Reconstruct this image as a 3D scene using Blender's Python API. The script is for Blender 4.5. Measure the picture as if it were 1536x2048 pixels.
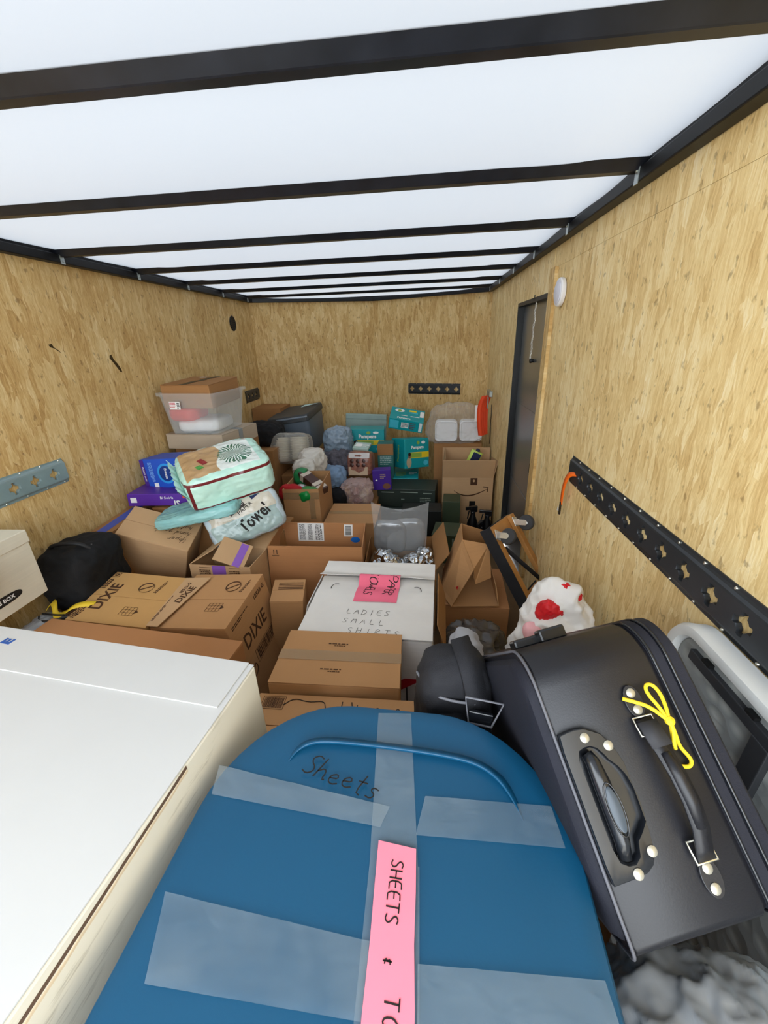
import bpy, bmesh, math, random
from mathutils import Vector, Matrix, Euler, noise
for o in list(bpy.data.objects): bpy.data.objects.remove(o)
SC = bpy.context.scene; COL = SC.collection
R = math.radians

# ------------------------------------------------------------------ camera
CAMZ = 1.66
cd = bpy.data.cameras.new('camera'); cam = bpy.data.objects.new('camera', cd); COL.objects.link(cam)
yaw, pitch, roll = R(5.984), R(-22.666), R(-2.093)
fwd = Vector((-math.sin(yaw)*math.cos(pitch), math.cos(yaw)*math.cos(pitch), math.sin(pitch)))
rgt = Vector((math.cos(yaw), math.sin(yaw), 0)); up = rgt.cross(fwd)
r2 = math.cos(roll)*rgt + math.sin(roll)*up; u2 = -math.sin(roll)*rgt + math.cos(roll)*up
cam.matrix_world = Matrix(((r2.x, u2.x, -fwd.x, 0), (r2.y, u2.y, -fwd.y, 0), (r2.z, u2.z, -fwd.z, CAMZ), (0, 0, 0, 1)))
cd.sensor_fit = 'VERTICAL'; cd.sensor_height = 24; cd.lens = 824.13/2048*24; cd.clip_start = .01
SC.camera = cam
# ------------------------------------------------------------------ light
w = bpy.data.worlds.new('sky'); SC.world = w; w.use_nodes = True
nt = w.node_tree; bg = nt.nodes['Background']
bg.inputs[0].default_value = (.86, .93, 1.0, 1); bg.inputs[1].default_value = 4.6
sd = bpy.data.lights.new('sun', 'SUN'); sd.energy = 5.0; sd.angle = R(1); sd.color = (1, .98, .95)
sun = bpy.data.objects.new('sun', sd); COL.objects.link(sun); sun.rotation_euler = (R(-26), R(-30), 0)
pd = bpy.data.lights.new('rear_opening_portal', 'AREA'); pd.shape = 'RECTANGLE'; pd.size = 2.4; pd.size_y = 2.1
pd.cycles.is_portal = True
po = bpy.data.objects.new('rear_opening_portal', pd); COL.objects.link(po)
po.location = (-.565, -.62, 1.03); po.rotation_euler = (R(90), 0, 0)
SC.view_settings.view_transform = 'Standard'; SC.view_settings.look = 'None'
SC.view_settings.exposure = .80; SC.view_settings.gamma = 1; SC.view_settings.use_curve_mapping = False

# ------------------------------------------------------------------ materials
def lin(h):
    h = h.lstrip('#'); c = [int(h[i:i+2], 16)/255 for i in (0, 2, 4)]
    return tuple(x/12.92 if x <= .04045 else ((x+.055)/1.055)**2.4 for x in c) + (1,)
class Nd:
    """tiny helper to write node expressions"""
    def __init__(s, mat): s.t = mat.node_tree; s.n = s.t.nodes; s.l = s.t.links
    def new(s, typ, **kw):
        n = s.n.new(typ)
        for k, v in kw.items(): setattr(n, k, v)
        return n
    def put(s, inp, v):
        if hasattr(v, 'is_output'): s.l.new(v, inp)
        elif v is not None: inp.default_value = v
    def math(s, op, a, b=None, c=None):
        n = s.new('ShaderNodeMath', operation=op)
        for i, v in enumerate((a, b, c)): s.put(n.inputs[i], v)
        return n.outputs[0]
    def mix(s, f, a, b):
        n = s.new('ShaderNodeMix', data_type='RGBA'); s.put(n.inputs[0], f); s.put(n.inputs[6], a); s.put(n.inputs[7], b); return n.outputs[2]
    def mixf(s, f, a, b):
        n = s.new('ShaderNodeMix', data_type='FLOAT'); s.put(n.inputs[0], f); s.put(n.inputs[2], a); s.put(n.inputs[3], b); return n.outputs[0]
    def ramp(s, f, stops):
        n = s.new('ShaderNodeValToRGB'); e = n.color_ramp.elements
        while len(e) < len(stops): e.new(.5)
        for q, (p, c) in zip(e, stops): q.position = p; q.color = c
        s.put(n.inputs[0], f); return n.outputs[0]
    def coord(s, which='Object'): return s.new('ShaderNodeTexCoord').outputs[which]
    def mapping(s, v, loc=(0, 0, 0), rot=(0, 0, 0), sc=(1, 1, 1)):
        n = s.new('ShaderNodeMapping'); s.put(n.inputs[0], v); n.inputs[1].default_value = loc; n.inputs[2].default_value = rot; n.inputs[3].default_value = sc; return n.outputs[0]
    def noise(s, v, scale, detail=3, rough=.5, dist=0):
        n = s.new('ShaderNodeTexNoise'); s.put(n.inputs['Vector'], v); n.inputs['Scale'].default_value = scale
        n.inputs['Detail'].default_value = detail; n.inputs['Roughness'].default_value = rough; n.inputs['Distortion'].default_value = dist; return n.outputs[0]
    def vor(s, v, scale, feat='F1', out='Distance'):
        n = s.new('ShaderNodeTexVoronoi', feature=feat); s.put(n.inputs['Vector'], v); n.inputs['Scale'].default_value = scale; return n.outputs[out]
    def sep(s, v):
        n = s.new('ShaderNodeSeparateXYZ'); s.put(n.inputs[0], v); return n.outputs
    def bump(s, h, st=.3, d=.002):
        n = s.new('ShaderNodeBump'); s.put(n.inputs['Height'], h); n.inputs['Strength'].default_value = st; n.inputs['Distance'].default_value = d; return n.outputs[0]
def base(name):
    m = bpy.data.materials.new(name); m.use_nodes = True
    k = Nd(m); return m, k, k.n['Principled BSDF']
MATS = {}
def mat(name, col, rough=.6, metal=0, var=.06, vs=9, bump=0, bs=60, spec=.4, coat=0):
    if name in MATS: return MATS[name]
    m, k, p = base(name); c = lin(col)
    v = k.noise(k.coord(), vs, 4)
    p.inputs['Base Color'].default_value = c
    if var:
        d = tuple(max(0, x*(1-3*var)) for x in c[:3])+(1,); e = tuple(min(1, x*(1+3*var)) for x in c[:3])+(1,)
        k.put(p.inputs['Base Color'], k.mix(v, d, e))
    p.inputs['Roughness'].default_value = rough; p.inputs['Metallic'].default_value = metal
    p.inputs['Specular IOR Level'].default_value = spec; p.inputs['Coat Weight'].default_value = coat
    if bump: k.put(p.inputs['Normal'], k.bump(k.noise(k.coord(), bs, 4), bump, .004))
    MATS[name] = m; return m
def film(name, col, alpha, rough=.12, spec=.5, bump=0, bs=30, uneven=0):
    """clear plastic: see-through with a glossy, slightly milky skin"""
    if name in MATS: return MATS[name]
    m, k, p = base(name)
    p.inputs['Base Color'].default_value = lin(col); p.inputs['Roughness'].default_value = rough; p.inputs['Specular IOR Level'].default_value = spec
    t = k.new('ShaderNodeBsdfTransparent'); x = k.new('ShaderNodeMixShader')
    lw = k.new('ShaderNodeLayerWeight'); lw.inputs[0].default_value = .25
    al = alpha if not uneven else k.math('ADD', alpha, k.math('MULTIPLY', k.ramp(k.noise(k.coord(), 7, 3, .5, .6), [(.36, (.55, .55, .55, 1)), (.62, (1, 1, 1, 1))]), uneven))
    k.put(x.inputs[0], k.math('MINIMUM', k.math('ADD', k.math('MULTIPLY', lw.outputs['Facing'], .45), al), .97))
    k.l.new(t.outputs[0], x.inputs[1]); k.l.new(p.outputs[0], x.inputs[2])
    k.l.new(x.outputs[0], k.n['Material Output'].inputs[0])
    if bump:
        b = k.bump(k.noise(k.coord(), bs, 3), bump, .006); k.put(p.inputs['Normal'], b)
    MATS[name] = m; return m
def osb_mat(name, stops):
    """pressed strand board: overlapping wood flakes in many directions, picked layer by layer"""
    m, k, p = base(name); uv = k.new('ShaderNodeUVMap').outputs[0]
    def warped(scale, amt, sd):
        wt = k.new('ShaderNodeTexNoise'); wt.inputs['Scale'].default_value = scale; wt.inputs['Detail'].default_value = 3; k.put(wt.inputs['Vector'], k.mapping(uv, (sd, sd*.7, 0)))
        c = k.new('ShaderNodeVectorMath', operation='SUBTRACT'); k.put(c.inputs[0], wt.outputs[1]); c.inputs[1].default_value = (.5, .5, .5)
        sc_ = k.new('ShaderNodeVectorMath', operation='SCALE'); k.put(sc_.inputs[0], c.outputs[0]); sc_.inputs['Scale'].default_value = amt
        ad = k.new('ShaderNodeVectorMath', operation='ADD'); k.put(ad.inputs[0], uv); k.put(ad.inputs[1], sc_.outputs[0]); return ad.outputs[0]
    w1, w2 = warped(7, .045, 0), warped(18, .022, 4)
    best = None; val = None; grain = None
    for i, (ang, sx, sy) in enumerate(((6, 24, 5), (-18, 21, 5.5), (38, 27, 6.5), (80, 22, 6), (-55, 26, 7), (-3, 44, 9))):
        w_ = (w1, w2)[i % 2]
        v = k.mapping(w_, (i*3.7, i*1.3, 0), (0, 0, R(ang)), (sx, sy, 1))
        c = k.new('ShaderNodeSeparateColor'); k.put(c.inputs[0], k.vor(v, 1, out='Color'))
        gr = k.noise(k.mapping(w_, (i, i*2, 0), (0, 0, R(ang)), (150, 13, 1)), 1, 4, .68)
        pr = k.math('ADD', c.outputs[0], (.12 if i in (0, 1, 5) else 0.0))
        if best is None: best, val, grain = pr, c.outputs[1], gr
        else:
            g = k.math('GREATER_THAN', pr, best); val = k.mixf(g, val, c.outputs[1]); grain = k.mixf(g, grain, gr); best = k.math('MAXIMUM', best, pr)
    cloud = k.noise(uv, 3.2, 4, .55)
    t = k.math('ADD', k.math('ADD', k.math('MULTIPLY', val, .20), k.math('MULTIPLY', grain, .64)), k.math('MULTIPLY', cloud, .36))
    col = k.ramp(t, [(q, lin(h)) for q, h in zip((.34, .48, .60, .72, .86), stops)])
    knot = k.ramp(k.noise(k.mapping(w2, (5, 2, 0), (0, 0, .5), (40, 20, 1)), 1, 3, .6), [(.60, (0, 0, 0, 1)), (.68, (1, 1, 1, 1))])
    col = k.mix(k.math('MULTIPLY', knot, .5), col, lin('#6b4a22'))
    big = k.vor(k.mapping(w1, (1.7, .3, 0), sc=(4.6, 3.4, 1)), 1)
    col = k.mix(k.math('MULTIPLY', k.math('LESS_THAN', big, .026), .75), col, lin('#4a3218'))
    k.put(p.inputs['Base Color'], col); p.inputs['Roughness'].default_value = .62; p.inputs['Specular IOR Level'].default_value = .3
    k.put(p.inputs['Normal'], k.bump(k.math('ADD', k.math('MULTIPLY', val, .7), grain), .22, .003))
    return m
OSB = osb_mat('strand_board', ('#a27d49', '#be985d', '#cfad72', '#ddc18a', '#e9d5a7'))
OSB_LIT = osb_mat('lit_strand_board', ('#bd975d', '#d8b77b', '#e8cc91', '#f2dca8', '#faebc8'))  # same board in lighter colours: stronger light on the right wall painted in
def card(name, col, rough=.72):
    """corrugated cardboard: faint flute lines and scuffs"""
    if name in MATS: return MATS[name]
    m, k, p = base(name); c = lin(col); co = k.coord()
    f = k.noise(k.mapping(co, sc=(3, 3, 160)), 1, 2); s = k.noise(co, 6, 5, .6)
    t = k.math('ADD', k.math('MULTIPLY', f, .4), k.math('MULTIPLY', s, .6))
    k.put(p.inputs['Base Color'], k.mix(t, tuple(x*.82 for x in c[:3])+(1,), tuple(min(1, x*1.14) for x in c[:3])+(1,)))
    p.inputs['Roughness'].default_value = rough; p.inputs['Specular IOR Level'].default_value = .25
    k.put(p.inputs['Normal'], k.bump(t, .12, .002)); MATS[name] = m; return m
KRAFT = card('kraft_card', '#b98b5e'); KRAFT2 = card('golden_kraft_card', '#c5985f'); KRAFT3 = card('pale_kraft_card', '#c29d75'); KRAFTD = card('dark_kraft_card', '#a17448')
KRAFTR = card('reddish_kraft_card', '#b58054')
WCARD = card('white_card', '#e3e0dc'); CREAM = card('cream_card', '#d9d3c0')
def scuffed():
    m, k, p = base('scuffed_white_board'); co = k.coord()
    s = k.noise(k.mapping(co, rot=(0, .5, 0), sc=(10, 6, 46)), 1, 4, .7); z = k.noise(co, 5, 3)
    msk = k.math('MULTIPLY', k.ramp(s, [(.56, (0, 0, 0, 1)), (.68, (1, 1, 1, 1))]), k.ramp(z, [(.42, (0, 0, 0, 1)), (.6, (1, 1, 1, 1))]))
    k.put(p.inputs['Base Color'], k.mix(k.math('MULTIPLY', msk, .6), lin('#dcd5c2'), lin('#8d8168'))); p.inputs['Roughness'].default_value = .7
    return m
SCUFF = scuffed()
WBOX = mat('white_coated_board', '#bdbcb9', .5, var=.01)
TAPE = film('packing_tape', '#a3b0b6', .02, .3, .35, .35, 45, .22)
TAPEB = film('brown_packing_tape', '#b9966c', .5, .2)
INK = mat('black_ink', '#191512', .7, var=0); INKB = mat('brown_ink', '#4a2d17', .8, var=0); INKG = mat('grey_pencil', '#77756f', .8, var=0)
PINK = mat('pink_paper', '#ff7f92', .75, var=.02); BLK = mat('black_steel', '#15161a', .35, .3, var=.15, vs=30)
NAVYINK = mat('navy_ink', '#16264f', .5, var=0); WHITE = mat('white_print', '#f0efec', .6, var=0); BLUEINK = mat('blue_print', '#1f4f95', .5, var=0)
CHROME = mat('chrome', '#d8d4c4', .22, .9, var=0)

# ------------------------------------------------------------------ mesh helpers
class MB:
    def __init__(s): s.v = []; s.f = []; s.mi = []
    def add(s, vs, fs, M=None, m=0):
        b = len(s.v); s.v += [tuple(M @ Vector(q)) if M else tuple(q) for q in vs]
        s.f += [tuple(b+i for i in f) for f in fs]; s.mi += [m]*len(fs); return s
    def box(s, x0, x1, y0, y1, z0, z1, M=None, m=0):
        vs = [(x, y, z) for z in (z0, z1) for y in (y0, y1) for x in (x0, x1)]
        return s.add(vs, [(0, 2, 3, 1), (4, 5, 7, 6), (0, 1, 5, 4), (2, 6, 7, 3), (0, 4, 6, 2), (1, 3, 7, 5)], M, m)
    def hexa(s, bot, top, m=0):   # 4 bottom + 4 top corners, ccw seen from above
        return s.add(list(bot)+list(top), [(3, 2, 1, 0), (4, 5, 6, 7), (0, 1, 5, 4), (1, 2, 6, 5), (2, 3, 7, 6), (3, 0, 4, 7)], None, m)
    def prism(s, poly, z0, z1, M=None, m=0):
        n = len(poly); vs = [(x, y, z0) for x, y in poly]+[(x, y, z1) for x, y in poly]
        return s.add(vs, [tuple(range(n))[::-1], tuple(range(n, 2*n))]+[(i, (i+1) % n, n+(i+1) % n, n+i) for i in range(n)], M, m)
    def tube(s, pts, r, n=8, M=None, m=0, closed=False, flat=1.0):
        P = [Vector(p) for p in pts]; L = len(P); vs = []; prev = None
        for i, p in enumerate(P):
            a = P[(i-1) % L] if (closed or i > 0) else p; b = P[(i+1) % L] if (closed or i < L-1) else p
            t = (b-a).normalized() if (b-a).length > 1e-9 else Vector((0, 0, 1))
            if prev is None: x = t.orthogonal().normalized()
            else:
                x = prev-t*prev.dot(t); x = x.normalized() if x.length > 1e-6 else t.orthogonal().normalized()
            prev = x; y = t.cross(x); rr = r[i] if isinstance(r, (list, tuple)) else r
            vs += [tuple(p+x*(rr*math.cos(2*math.pi*j/n))+y*(rr*flat*math.sin(2*math.pi*j/n))) for j in range(n)]
        fs = []
        for i in range(L if closed else L-1):
            for j in range(n):
                a = i*n+j; b = i*n+(j+1) % n; c = ((i+1) % L)*n+(j+1) % n; d = ((i+1) % L)*n+j; fs.append((a, b, c, d))
        if not closed: fs += [tuple(range(n))[::-1], tuple(range((L-1)*n, L*n))]
        return s.add(vs, fs, M, m)
    def lathe(s, prof, n=24, M=None, m=0):   # prof: (radius, z) from bottom to top
        vs = []; fs = []
        for r, z in prof: vs += [(r*math.cos(2*math.pi*j/n), r*math.sin(2*math.pi*j/n), z) for j in range(n)]
        for i in range(len(prof)-1):
            for j in range(n): fs.append((i*n+j, i*n+(j+1) % n, (i+1)*n+(j+1) % n, (i+1)*n+j))
        fs += [tuple(range(n))[::-1], tuple(range((len(prof)-1)*n, len(prof)*n))]
        return s.add(vs, fs, M, m)
    def ribbon(s, pts, wdir, width, th=.0015, M=None, m=0):   # strap: pts path, wdir fixed width direction
        W = Vector(wdir).normalized()*width/2; P = [Vector(p) for p in pts]; vs = []; L = len(P)
        for i, p in enumerate(P):
            t = (P[min(i+1, L-1)]-P[max(i-1, 0)]).normalized(); nn = t.cross(W).normalized()*th
            vs += [p-W, p+W, p+W+nn, p-W+nn]
        fs = [(4*i+j, 4*i+(j+1) % 4, 4*i+4+(j+1) % 4, 4*i+4+j) for i in range(L-1) for j in range(4)]
        fs += [(3, 2, 1, 0), tuple(4*(L-1)+j for j in range(4))]
        return s.add(vs, fs, M, m)
    def build(s, name, mats, parent=None, smooth=False, bevel=0, mat_world=None):
        me = bpy.data.meshes.new(name); me.from_pydata(s.v, [], s.f)
        mats = mats if isinstance(mats, (list, tuple)) else [mats]
        for q in mats: me.materials.append(q)
        if any(s.mi):
            for f, i in zip(me.polygons, s.mi): f.material_index = i
        bm = bmesh.new(); bm.from_mesh(me)
        bmesh.ops.recalc_face_normals(bm, faces=bm.faces)
        if bevel: bmesh.ops.bevel(bm, geom=[e for e in bm.edges if e.calc_face_angle(0) > .5], offset=bevel, segments=2, affect='EDGES', profile=.5)
        bm.to_mesh(me); bm.free()
        if smooth:
            for f in me.polygons: f.use_smooth = True
            if smooth != 'all': me.set_sharp_from_angle(angle=R(38))
        o = bpy.data.objects.new(name, me); COL.objects.link(o)
        if parent: o.parent = parent
        if mat_world: o.matrix_world = mat_world
        return o
def tag(o, label, cat, group=None):
    o['label'] = label; o['category'] = cat
    if group: o['group'] = group
    return o
def thing(name, label, cat, loc=(0, 0, 0), ypr=(0, 0, 0), group=None):
    o = bpy.data.objects.new(name, None); COL.objects.link(o); o.empty_display_size = .05
    y, p, r = ypr
    M = Matrix.Rotation(R(y), 4, 'Z') @ Matrix.Rotation(R(p), 4, 'X') @ Matrix.Rotation(R(r), 4, 'Y')
    o.matrix_world = Matrix.Translation(loc) @ M
    return tag(o, label, cat, group)
def struct(o): o['kind'] = 'structure'; return o
def face_frame(face, w, d, h, u, v, off=0, rot=0):
    F = {'top': ((0, 0, h), (1, 0, 0), (0, 1, 0)), 'front': ((0, -d/2, h/2), (1, 0, 0), (0, 0, 1)), 'right': ((w/2, 0, h/2), (0, 1, 0), (0, 0, 1)),
         'left': ((-w/2, 0, h/2), (0, -1, 0), (0, 0, 1)), 'back': ((0, d/2, h/2), (-1, 0, 0), (0, 0, 1)),
         'inback': ((0, d/2-.006, h/2), (1, 0, 0), (0, 0, 1))}[face]
    o, ux, uy = (Vector(q) for q in F); n = ux.cross(uy)
    M = Matrix((ux, uy, n)).transposed().to_4x4(); M.translation = o+ux*u+uy*v+n*off
    return M @ Matrix.Rotation(R(rot), 4, 'Z')
def patch(parent, name, M, wu, hv, m, th=.0006):
    return MB().box(-wu/2, wu/2, -hv/2, hv/2, 0, th, M).build(name, m, parent)
def text(parent, name, M, body, size, m, th=.0004, sx=1, align='CENTER', bold=0):
    c = bpy.data.curves.new('t', 'FONT'); c.body = body; c.size = size; c.align_x = align; c.align_y = 'CENTER'; c.resolution_u = 2; c.extrude = th; c.offset = bold
    t = bpy.data.objects.new('t', c); COL.objects.link(t)
    me = bpy.data.meshes.new_from_object(t.evaluated_get(bpy.context.evaluated_depsgraph_get()))
    bpy.data.objects.remove(t); bpy.data.curves.remove(c)
    me.transform(M @ Matrix.Diagonal((sx, 1, 1, 1))); me.materials.clear(); me.materials.append(m); me.name = name
    o = bpy.data.objects.new(name, me); COL.objects.link(o); o.parent = parent; return o
# single-stroke hand lettering
GL = {'A': ['0,0 .3,1 .6,0', '.12,.4 .5,.4'], 'D': ['.05,0 .05,1', '-.02,1 .4,.9 .6,.5 .4,.08 0,0'], 'E': ['.55,1 .05,.95 .05,0 .6,.02', '.05,.5 .48,.52'],
      'H': ['.05,0 .05,1', '.55,0 .55,1', '.05,.5 .55,.5'], 'I': ['.3,0 .3,1'], 'L': ['.05,1 .05,0 .55,.03'], 'M': ['0,0 .1,1 .3,.4 .5,1 .62,0'],
      'N': ['.05,0 .05,1 .55,0 .55,1'], 'O': ['.3,1 .05,.7 .1,.15 .35,0 .58,.35 .5,.85 .3,1'], 'P': ['.05,0 .05,1 .45,.95 .55,.7 .4,.48 .05,.45'],
      'R': ['.05,0 .05,1 .45,.95 .52,.72 .05,.5 .58,0'], 'S': ['.55,.9 .3,1 .08,.8 .2,.58 .45,.42 .52,.18 .3,0 .03,.1'], 'T': ['0,1 .6,1', '.3,1 .28,0'],
      'U': ['.05,1 .05,.2 .3,0 .52,.2 .55,1'], 'W': ['0,1 .15,0 .3,.7 .45,0 .62,1'], '&': ['.5,.75 .15,.7 .3,.5 .1,.3 .5,.25', '.3,.9 .3,.08'],
      'a': ['.5,.5 .2,.52 .08,.25 .25,.02 .48,.2 .5,.5 .52,.05 .62,0'], 'b': ['.08,1 .08,0', '.08,.35 .3,.5 .5,.28 .3,0 .08,.1'], 'c': ['.5,.45 .2,.5 .08,.2 .3,0 .55,.1'],
      'd': ['.5,.4 .25,.5 .08,.2 .28,0 .5,.2', '.52,1 .5,0 .62,.02'], 'e': ['.1,.25 .48,.32 .35,.52 .1,.38 .12,.1 .35,0 .58,.12'], 'f': ['.5,.95 .25,.9 .22,-.3', '.05,.5 .45,.5'],
      'g': ['.5,.45 .2,.5 .1,.22 .3,.05 .5,.3 .5,.5 .45,-.3 .15,-.35'], 'h': ['.08,1 .05,0', '.05,.3 .3,.52 .45,.35 .48,0 .6,.05'], 'i': ['.25,.5 .22,0 .4,.05'],
      'l': ['.1,0 .3,.95 .2,1 .12,.1 .4,.02'], 'n': ['.05,.5 .05,0', '.05,.3 .3,.5 .45,.3 .48,0 .6,.05'], 'o': ['.3,.5 .08,.3 .2,0 .45,.12 .42,.42 .3,.5 .6,.45'],
      'p': ['.08,.5 .02,-.4', '.08,.35 .35,.5 .48,.25 .3,.02 .06,.1'], 'r': ['.08,.5 .08,0', '.08,.3 .25,.5 .48,.46'], 's': ['.45,.45 .2,.5 .12,.35 .42,.2 .3,0 .05,.05'],
      't': ['.25,.95 .22,.1 .45,.02', '.05,.6 .48,.62'], 'u': ['.05,.5 .08,.08 .3,.02 .45,.25 .48,.5 .5,.05 .62,.02']}
def hand(parent, name, M, body, size, m, wd=.0022, slant=0, gap=.22, seed=1):
    rnd = random.Random(seed); mb = MB(); x = 0
    for ch in body:
        if ch == ' ': x += .5; continue
        dy = rnd.uniform(-.06, .06)
        for st in GL[ch]:
            P = [tuple(map(float, q.split(','))) for q in st.split()]
            P = [Vector(((x+a+slant*b)*size, (b+dy)*size, 0)) for a, b in P]
            if len(P) > 2:   # soften corners
                Q = [P[0]]
                for i in range(1, len(P)-1):
                    Q += [P[i].lerp(P[i-1], .25), P[i].lerp(P[i+1], .25)]
                P = Q+[P[-1]]
            mb.ribbon(P, (0, 0, 1), .0006, wd, M) if False else strokes(mb, P, wd, M)
        x += .62+gap
    o = mb.build(name, m, parent); o['kind'] = 'stuff'; return o
def strokes(mb, P, wd, M):
    vs = []; L = len(P)
    for i, p in enumerate(P):
        t = P[min(i+1, L-1)]-P[max(i-1, 0)]; t = t.normalized() if t.length else Vector((1, 0, 0)); n = Vector((-t.y, t.x, 0))*wd/2
        vs += [p-n, p+n, p+n+Vector((0, 0, .0004)), p-n+Vector((0, 0, .0004))]
    fs = [(4*i+j, 4*i+(j+1) % 4, 4*i+4+(j+1) % 4, 4*i+4+j) for i in range(L-1) for j in range(4)]+[(3, 2, 1, 0), tuple(4*(L-1)+j for j in range(4))]
    mb.add(vs, fs, M)
def lines(parent, name, M, rows, m):   # block of small print: rows of (x0,x1,y,height)
    mb = MB()
    for x0, x1, y, hh in rows:
        mb.box(x0, x1, y-hh/2, y+hh/2, 0, .0005, M)
    o = mb.build(name, m, parent); o['kind'] = 'stuff'; return o
def smallprint(parent, name, M, wu, hv, n, m, seed=0, words=True):
    rnd = random.Random(seed); rows = []
    for i in range(n):
        y = hv/2-(i+.5)*hv/n; x = -wu/2; end = wu/2*(1 if i < n-1 else rnd.uniform(0, .8))
        while x < end:
            L = rnd.uniform(.06, .2)*wu; rows.append((x, min(x+L, end), y, hv/n*.5)); x += L+.035*wu
    return lines(parent, name, M, rows, m)
def barcode(parent, M, wu, hv, m, seed=3, frame=True):
    rnd = random.Random(seed); mb = MB(); x = -wu*.42
    while x < wu*.42:
        b = rnd.choice((.012, .02, .03))*wu; mb.box(x, x+b, -hv*.4, hv*.4, 0, .0005, M); x += b+rnd.choice((.012, .02, .028))*wu
    if frame:
        t = .0012
        for a in ((-wu/2, wu/2, hv/2-t, hv/2), (-wu/2, wu/2, -hv/2, -hv/2+t), (-wu/2, -wu/2+t, -hv/2, hv/2), (wu/2-t, wu/2, -hv/2, hv/2)): mb.box(*a, 0, .0005, M)
    o = mb.build('barcode', m, parent); o['kind'] = 'stuff'; return o
def carton(name, label, cat, top, ypr, dims, m, flaps=True, opened=False, tape=None, group=None, gapx=False, wall=.004, flapang=None, flaplen=None, base_off=None):
    """cardboard box given by the centre of its top face; parts: body, flap (each), tape"""
    w, d, h = dims
    y, p, r = ypr
    M = Matrix.Rotation(R(y), 4, 'Z') @ Matrix.Rotation(R(p), 4, 'X') @ Matrix.Rotation(R(r), 4, 'Y')
    o = Vector(top) - (M @ Vector((0, 0, h)))
    t = thing(name, label, cat, o, ypr, group)
    rnd = random.Random(label)
    mb = MB()
    if not opened:
        hh = h-.005 if flaps else h
        mb.box(-w/2, w/2, -d/2, d/2, 0, hh); mb.build('body', m, t, bevel=min(.004, w*.02))
        if flaps:
            for s in (-1, 1):
                q = MB(); a = rnd.uniform(.2, .9)
                if gapx: q.box(*( (-w/2, -.0012) if s < 0 else (.0012, w/2)), -d/2, d/2, 0, .004)
                else: q.box(-w/2, w/2, *((-d/2, -.0012) if s < 0 else (.0012, d/2)), 0, .004)
                f = q.build('flap', m, t, bevel=.0012); f.location.z = hh+.0002
        if tape:
            q = MB(); k = 12; L = (w if not gapx else d)/2+.0006
            pr = [(-L, -.07), (-L, 0)]+[(-L+2*L*i/k, 0) for i in range(1, k)]+[(L, 0), (L, -.07)]
            pts = [((x, 0, h+.0006+z) if not gapx else (0, x, h+.0006+z)) for x, z in pr]
            q.ribbon(pts, (0, 1, 0) if not gapx else (1, 0, 0), .05, .0004); q.build('tape', tape, t)
    else:
        for a in ((-w/2, w/2, -d/2, -d/2+wall, 0, h), (-w/2, w/2, d/2-wall, d/2, 0, h), (-w/2, -w/2+wall, -d/2+wall, d/2-wall, 0, h), (w/2-wall, w/2, -d/2+wall, d/2-wall, 0, h), (-w/2+wall, w/2-wall, -d/2+wall, d/2-wall, 0, wall)): mb.box(*a)
        mb.build('body', m, t)
        if flapang:
            for side, ang in flapang.items():
                L = flaplen or d/2
                q = MB()
                if side in ('front', 'back'): q.box(-w/2+.001, w/2-.001, 0, L, -wall/2, wall/2)
                else: q.box(-d/2+.001, d/2-.001, 0, min(L, w/2), -wall/2, wall/2)
                f = q.build('flap', m, t, bevel=.001)
                # ang: 0 = straight up, + = folded outward
                zr = {'front': 180, 'back': 0, 'left': 90, 'right': -90}[side]
                off = {'front': (0, -d/2+wall/2, h), 'back': (0, d/2-wall/2, h), 'left': (-w/2+wall/2, 0, h), 'right': (w/2-wall/2, 0, h)}[side]
                f.matrix_local = Matrix.Translation(off) @ Matrix.Rotation(R(zr), 4, 'Z') @ Matrix.Rotation(R(90-ang), 4, 'X')
    t['dims'] = (w, d, h)
    return t
def FF(t, face, u, v, off=.0008, rot=0):
    w, d, h = t['dims']; return face_frame(face, w, d, h, u, v, off, rot)
def blob(name, dims, m, seed=0, e=.35, n=22, crump=.05, fs=3.0, ridge=True, parent=None, taper=0, flat=True):
    """soft bag / bundle: superellipsoid with crumples; base at z=0"""
    bm = bmesh.new(); bmesh.ops.create_cube(bm, size=2)
    bmesh.ops.subdivide_edges(bm, edges=bm.edges, cuts=n, use_grid_fill=True)
    sv = Vector((seed*7.3, seed*3.1, seed*1.7)); X, Y, Z = dims; mn = min(dims)
    pw = 2/e
    for v in bm.verts:
        p = v.co.copy(); l = (abs(p.x)**pw+abs(p.y)**pw+abs(p.z)**pw)**(1/pw); p /= l
        k = 1-taper*(p.z+1)/2; q = Vector((p.x*X/2*k, p.y*Y/2*k, p.z*Z/2))
        nn = Vector((p.x/X, p.y/Y, p.z/Z)).normalized(); s = fs/mn
        if ridge:
            a = 1-2*abs(noise.noise(q*s*.5+sv)); b = 1-2*abs(noise.noise(q*s*1.1+sv*2)); c = noise.noise(q*s*2.3+sv)
            dsp = .6*a+.35*b+.15*c
        else: dsp = noise.noise(q*s*.5+sv)+.4*noise.noise(q*s*1.2+sv)
        q += nn*dsp*crump*mn; q.z += Z/2
        if flat and q.z < .0: q.z = 0
        v.co = q
    me = bpy.data.meshes.new(name); bm.to_mesh(me); bm.free(); me.materials.append(m)
    for f in me.polygons: f.use_smooth = True
    o = bpy.data.objects.new(name, me); COL.objects.link(o)
    if parent: o.parent = parent
    return o
def smooth(P, k=3):
    P = [Vector(p) for p in P]
    for _ in range(k):
        Q = [P[0]]
        for a, b in zip(P, P[1:]): Q += [a.lerp(b, .25), a.lerp(b, .75)]
        P = Q+[P[-1]]
    return P
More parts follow.
